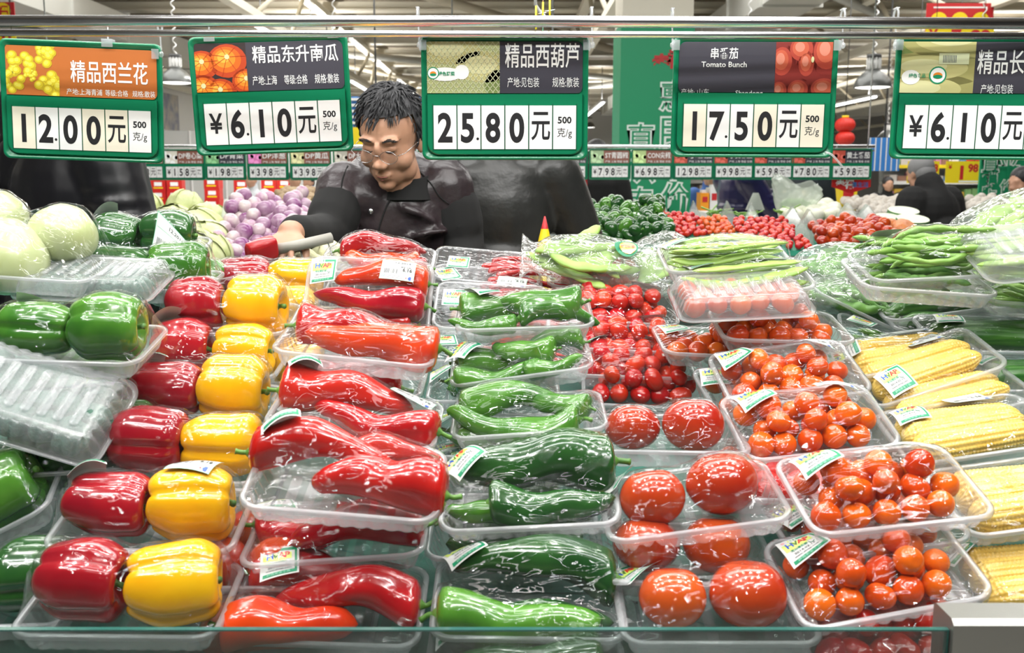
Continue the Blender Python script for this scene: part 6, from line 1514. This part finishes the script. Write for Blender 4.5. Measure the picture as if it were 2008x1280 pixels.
    for k in (-1, 1):
        ring = [S4 @ Vector((k * .033 + .0245 * math.cos(t) * (1 if True else 1), .108, -.006 + .0155 * math.sin(t) * (1 - .12 * math.cos(2 * t)))) for t in [2 * PI * q / 20 for q in range(21)]]
        g.tube(ring, .0008, wire, 5, False)
        g.tube([S4 @ Vector(p) for p in [(k * .0575, .108, .0), (k * .073, .095, .002), (k * .08, .04, .0), (k * .082, -.005, -.004), (k * .08, -.02, -.016)]], .0009, wire, 5)
    g.tube([S4 @ Vector(p) for p in [(-.009, .108, -.003), (0, .1125, .0), (.009, .108, -.003)]], .0009, wire, 5); g.build('wire_frame', parent=gl)
    g = G(); lens = clear_mat('glasses_lens', (.96, .96, .96), (.9, .9, .9), .02, .02, 1.5)
    for k in (-1, 1):
        ring = [tuple(S4 @ Vector((k * .033 + .024 * math.cos(t), .1078, -.006 + .015 * math.sin(t)))) for t in [2 * PI * q / 20 for q in range(20)]]; g.add(ring, [tuple(range(20))], lens, False)
    g.build('lens', parent=gl)
    g = G(); ell(g, pel + Vector((0, 0, -.05)), (.175, .135, .13))
    for s_ in (-1, 1): limb(g, [pel + Vector((s_ * .085, 0, -.08)), (pel.x + s_ * .1, pel.y - .02, .5), (pel.x + s_ * .1, pel.y, .1)], [.1, .08, .068])
    ob('trousers', remesh(g, .015, 4, 'trousers', [jean]), parent=root)
    return root
man()
# wire basket with its red and grey handle
wire_m = mat('basket_wire', (.35, .37, .36), .3, metal=.8); red_h = mat('handle_red', (.5, .01, .015), .35, coat=.3); grey_h = mat('handle_grey', (.35, .34, .3), .4)
g0 = at(540, 494, 2.2); g1 = at(668, 455, 2.32)
bk = ob('shopping_basket', None, M=T(0, 0, 0), label='wire shopping basket with a grey and red handle held by the man', cat='basket')
g = G(); g.tube([at(536, 490, 2.2), at(580, 482, 2.22), at(650, 466, 2.26)], .0125, grey_h, 14); g.build('handle', parent=bk)
g = G(); A, B = at(486, 503, 2.17), at(540, 482, 2.2); dv = (B - A); up = Vector((0, -.3, 1)).normalized(); sd = dv.cross(up).normalized()
cr = []
for t, hh, th in ((0, .022, .016), (.06, .027, .02), (.5, .027, .022), (.94, .025, .02), (1, .02, .016)):
    c = A + dv * t; cr.append([tuple(c + up * (hh * y) + sd * (th * x)) for x, y in rrect(2, 2, .5, 4)])
loops(g, cr, red_h); g.build('handle_end_cap', parent=bk)
rim = [at(x, y, d) for x, y, d in [(566, 500, 2.2), (560, 515, 2.08), (690, 500, 2.08), (700, 486, 2.35), (590, 482, 2.4), (566, 500, 2.2)]]
z = rim[0].z - .03; R4 = [Vector((at(556, 520, 2.1).x, 2.12, z)), Vector((at(690, 520, 2.1).x, 2.12, z)), Vector((at(700, 500, 2.5).x, 2.48, z)), Vector((at(575, 500, 2.5).x, 2.48, z))]
g = G()
for dz in (0, -.04, -.08, -.13):
    for i in range(4): g.tube([R4[i] + Vector((0, 0, dz)), R4[(i + 1) % 4] + Vector((0, 0, dz))], .003 if dz == 0 else .0018, wire_m, 6)
for i in range(4):
    for k in range(9): p = R4[i].lerp(R4[(i + 1) % 4], k / 9); g.tube([p, p - Vector((0, 0, .13))], .0016, wire_m, 5)
for k in range(9): g.tube([R4[0].lerp(R4[1], k / 9) - Vector((0, 0, .13)), R4[3].lerp(R4[2], k / 9) - Vector((0, 0, .13))], .0016, wire_m, 5)
for (x, y) in ((585, 478), (640, 465)): g.tube(smooth_path([at(x, y, 2.27), at(x + 4, y + 12, 2.25), R4[0].lerp(R4[1], .3 if x < 600 else .75)], 4), .0022, wire_m, 6)
g.build('wire_body', parent=bk)
for k, (px, py, d, s) in enumerate([(592, 508, 2.36, 1.), (622, 500, 2.40, 1.1), (650, 496, 2.36, 1.), (662, 510, 2.3, .9), (606, 518, 2.3, 1.)]):
    me = tomato_me(k, R=.034, sq=.75, ribs=6, rib=.09, m=c_cau, nu=24, nv=14, name='cauliflower'); ob('cauliflower_piece', me, M=T(*at(px, py, d)) @ RX(k * 20) @ RZ(k * 40) @ SC(s), label='pale cauliflower piece in the wire basket of the man', cat='cauliflower', group='cauliflower pieces in the basket')
g = G(); g.box((at(620, 500, 2.3).x, 2.3, R4[0].z - .5), (.34, .4, .7), stand_d); g.build('basket_ledge', label='dark ledge on which the wire basket rests', cat='ledge')

# --- other shoppers ----------------------------------------------------------------------
p = at(1010, 420, 3.15)
person((p.x - .06, 3.15), 8, None, leather, 'shopper in a charcoal leather jacket turned away behind the man', coat_len=.7, arms=dict(r=((.30, .06, 1.14), (.36, .2, .93))), head=True, scale=1.03)
g = G(); a = at(902, 318, 3.1); g.tube(smooth_path([a, a + Vector((.02, .05, -.05)), a + Vector((.0, .06, -.4))], 5), .018, jean, 8); g.build('shoulder_strap', label='dark blue bag strap beside the leather jacket', cat='strap')
p = at(132, 400, 3.0); person((p.x, 3.05), 150, None, puff_k, 'shopper in a black padded jacket under the leftmost price board', head=True, puff=.012, scale=1.05)
p = at(8, 380, 3.3); person((p.x - .03, 3.35), -115, None, puff_k, 'shopper in black with bowed face at the left edge, partly hidden', head=True, lean=14, scale=1.0)
p = at(1168, 380, 7.3); person((p.x, 7.35), 5, None, wool, 'shopper in black behind the heap of green peppers', head=True, scale=.98)
p = at(1440, 390, 7.4); person((p.x, 7.4), -75, None, puff_n, 'shopper in a navy padded jacket holding a thin plastic bag', head=True, puff=.014, arms=dict(r=((.2, .2, 1.16), (.14, .42, 1.27)), l=((-.22, .15, 1.16), (-.1, .4, 1.27))), scale=1.0)
p = at(1588, 390, 7.3); person((p.x + .03, 7.8), 160, None, coat_t, 'shopper in a dark coat holding a clear bag of greens', head=True, arms=dict(r=((.24, .1, 1.14), (.1, .32, 1.12))), scale=1.02)
p = at(1862, 400, 6.3); person((p.x + .03, 6.35), 25, None, wool, 'shopper in black with a grey knitted hat and striped skirt, turned away', head=True, lean=26, hat=greyhat, puff=.03, scale=.9, low_m=stripe_m, coat_len=0)
p = at(2000, 380, 7.0); person((p.x + .12, 7.0), 110, None, coat_b, 'shopper in a brown coat reaching over the garlic at the right edge', head=True, lean=18, arms=dict(l=((-.1, .36, 1.2), (-.06, .58, 1.08))), scale=.86)
for (px, Y, yaw, m, s, wh, hat) in [(1733, 13, 180, wool, .82, 'distant shopper in black before the bright shelving', None), (1800, 10, 170, grey_c, .7, 'distant stooping shopper in pale grey behind the garlic heap', None), (500, 12, 170, white_c, .86, 'white-coated worker before the red gift boxes', white_c),
                                    (583, 11, 190, white_c, .86, 'distant person in a white shirt left of the man', None), (610, 12.5, 170, blue_c, .84, 'distant person in blue beside the white shirt', None), (652, 11.5, 165, wool, .83, 'distant person in black just left of the collar of the man', None), (1385, 11, 180, blue_c, .88, 'distant person in pale blue beyond the navy jacket', None)]:
    p = at(px, 370, Y); person((p.x, Y), yaw, None, m, wh, head=True, scale=s, vox=.016, hat=hat)
# bag held by the shopper in the dark coat
def bagf(u, v):
    a = 2 * PI * u; r = (.055 + .10 * v ** .8 - .02 * (v > .93)) * (1 + .10 * np.sin(5 * a + 4 * v) * v + .05 * np.sin(11 * a + 9 * v) * v)
    return r * np.cos(a), .7 * r * np.sin(a), -.1 + .2 * v + .02 * np.sin(4 * a) * v
cb_m = clear_mat('carrier_film', (.8, .84, .78), (.8, .86, .78), .45, .15, 1.4, bump=.8, bscale=12)
g = G(); g.surf(bagf, 44, 16, cb_m, cap=(True, False)); q = atY(1556, 392, 5.4); g.build('produce_bag', M=T(*q) @ RY(12), label='open thin plastic bag with dark greens held before the dark coat', cat='bag')
for k in range(5): ob('leafy_stalk', tomato_me(k, R=.045, sq=.7, ribs=4, rib=.2, m='asp', nu=16, nv=10, name='leafy_green'), M=T(q.x - .04 + .025 * k, q.y, q.z - .03 + .015 * (k % 2)) @ RZ(k * 50) @ SC(.8), label='dark leafy green inside the thin plastic bag held before the dark coat', cat='greens', group='greens in the held bag')
g = G(); g.surf(lambda u, v: ((.02 + .05 * (1 - v)) * np.cos(2 * PI * u), .02 * np.sin(2 * PI * u), -.12 * (1 - v)), 18, 6, cb_m, cap=(False, False)); q = atY(1482, 378, 6.9); g.build('produce_bag', M=T(*q), label='small empty plastic bag in the hands of the navy-jacketed shopper', cat='bag')
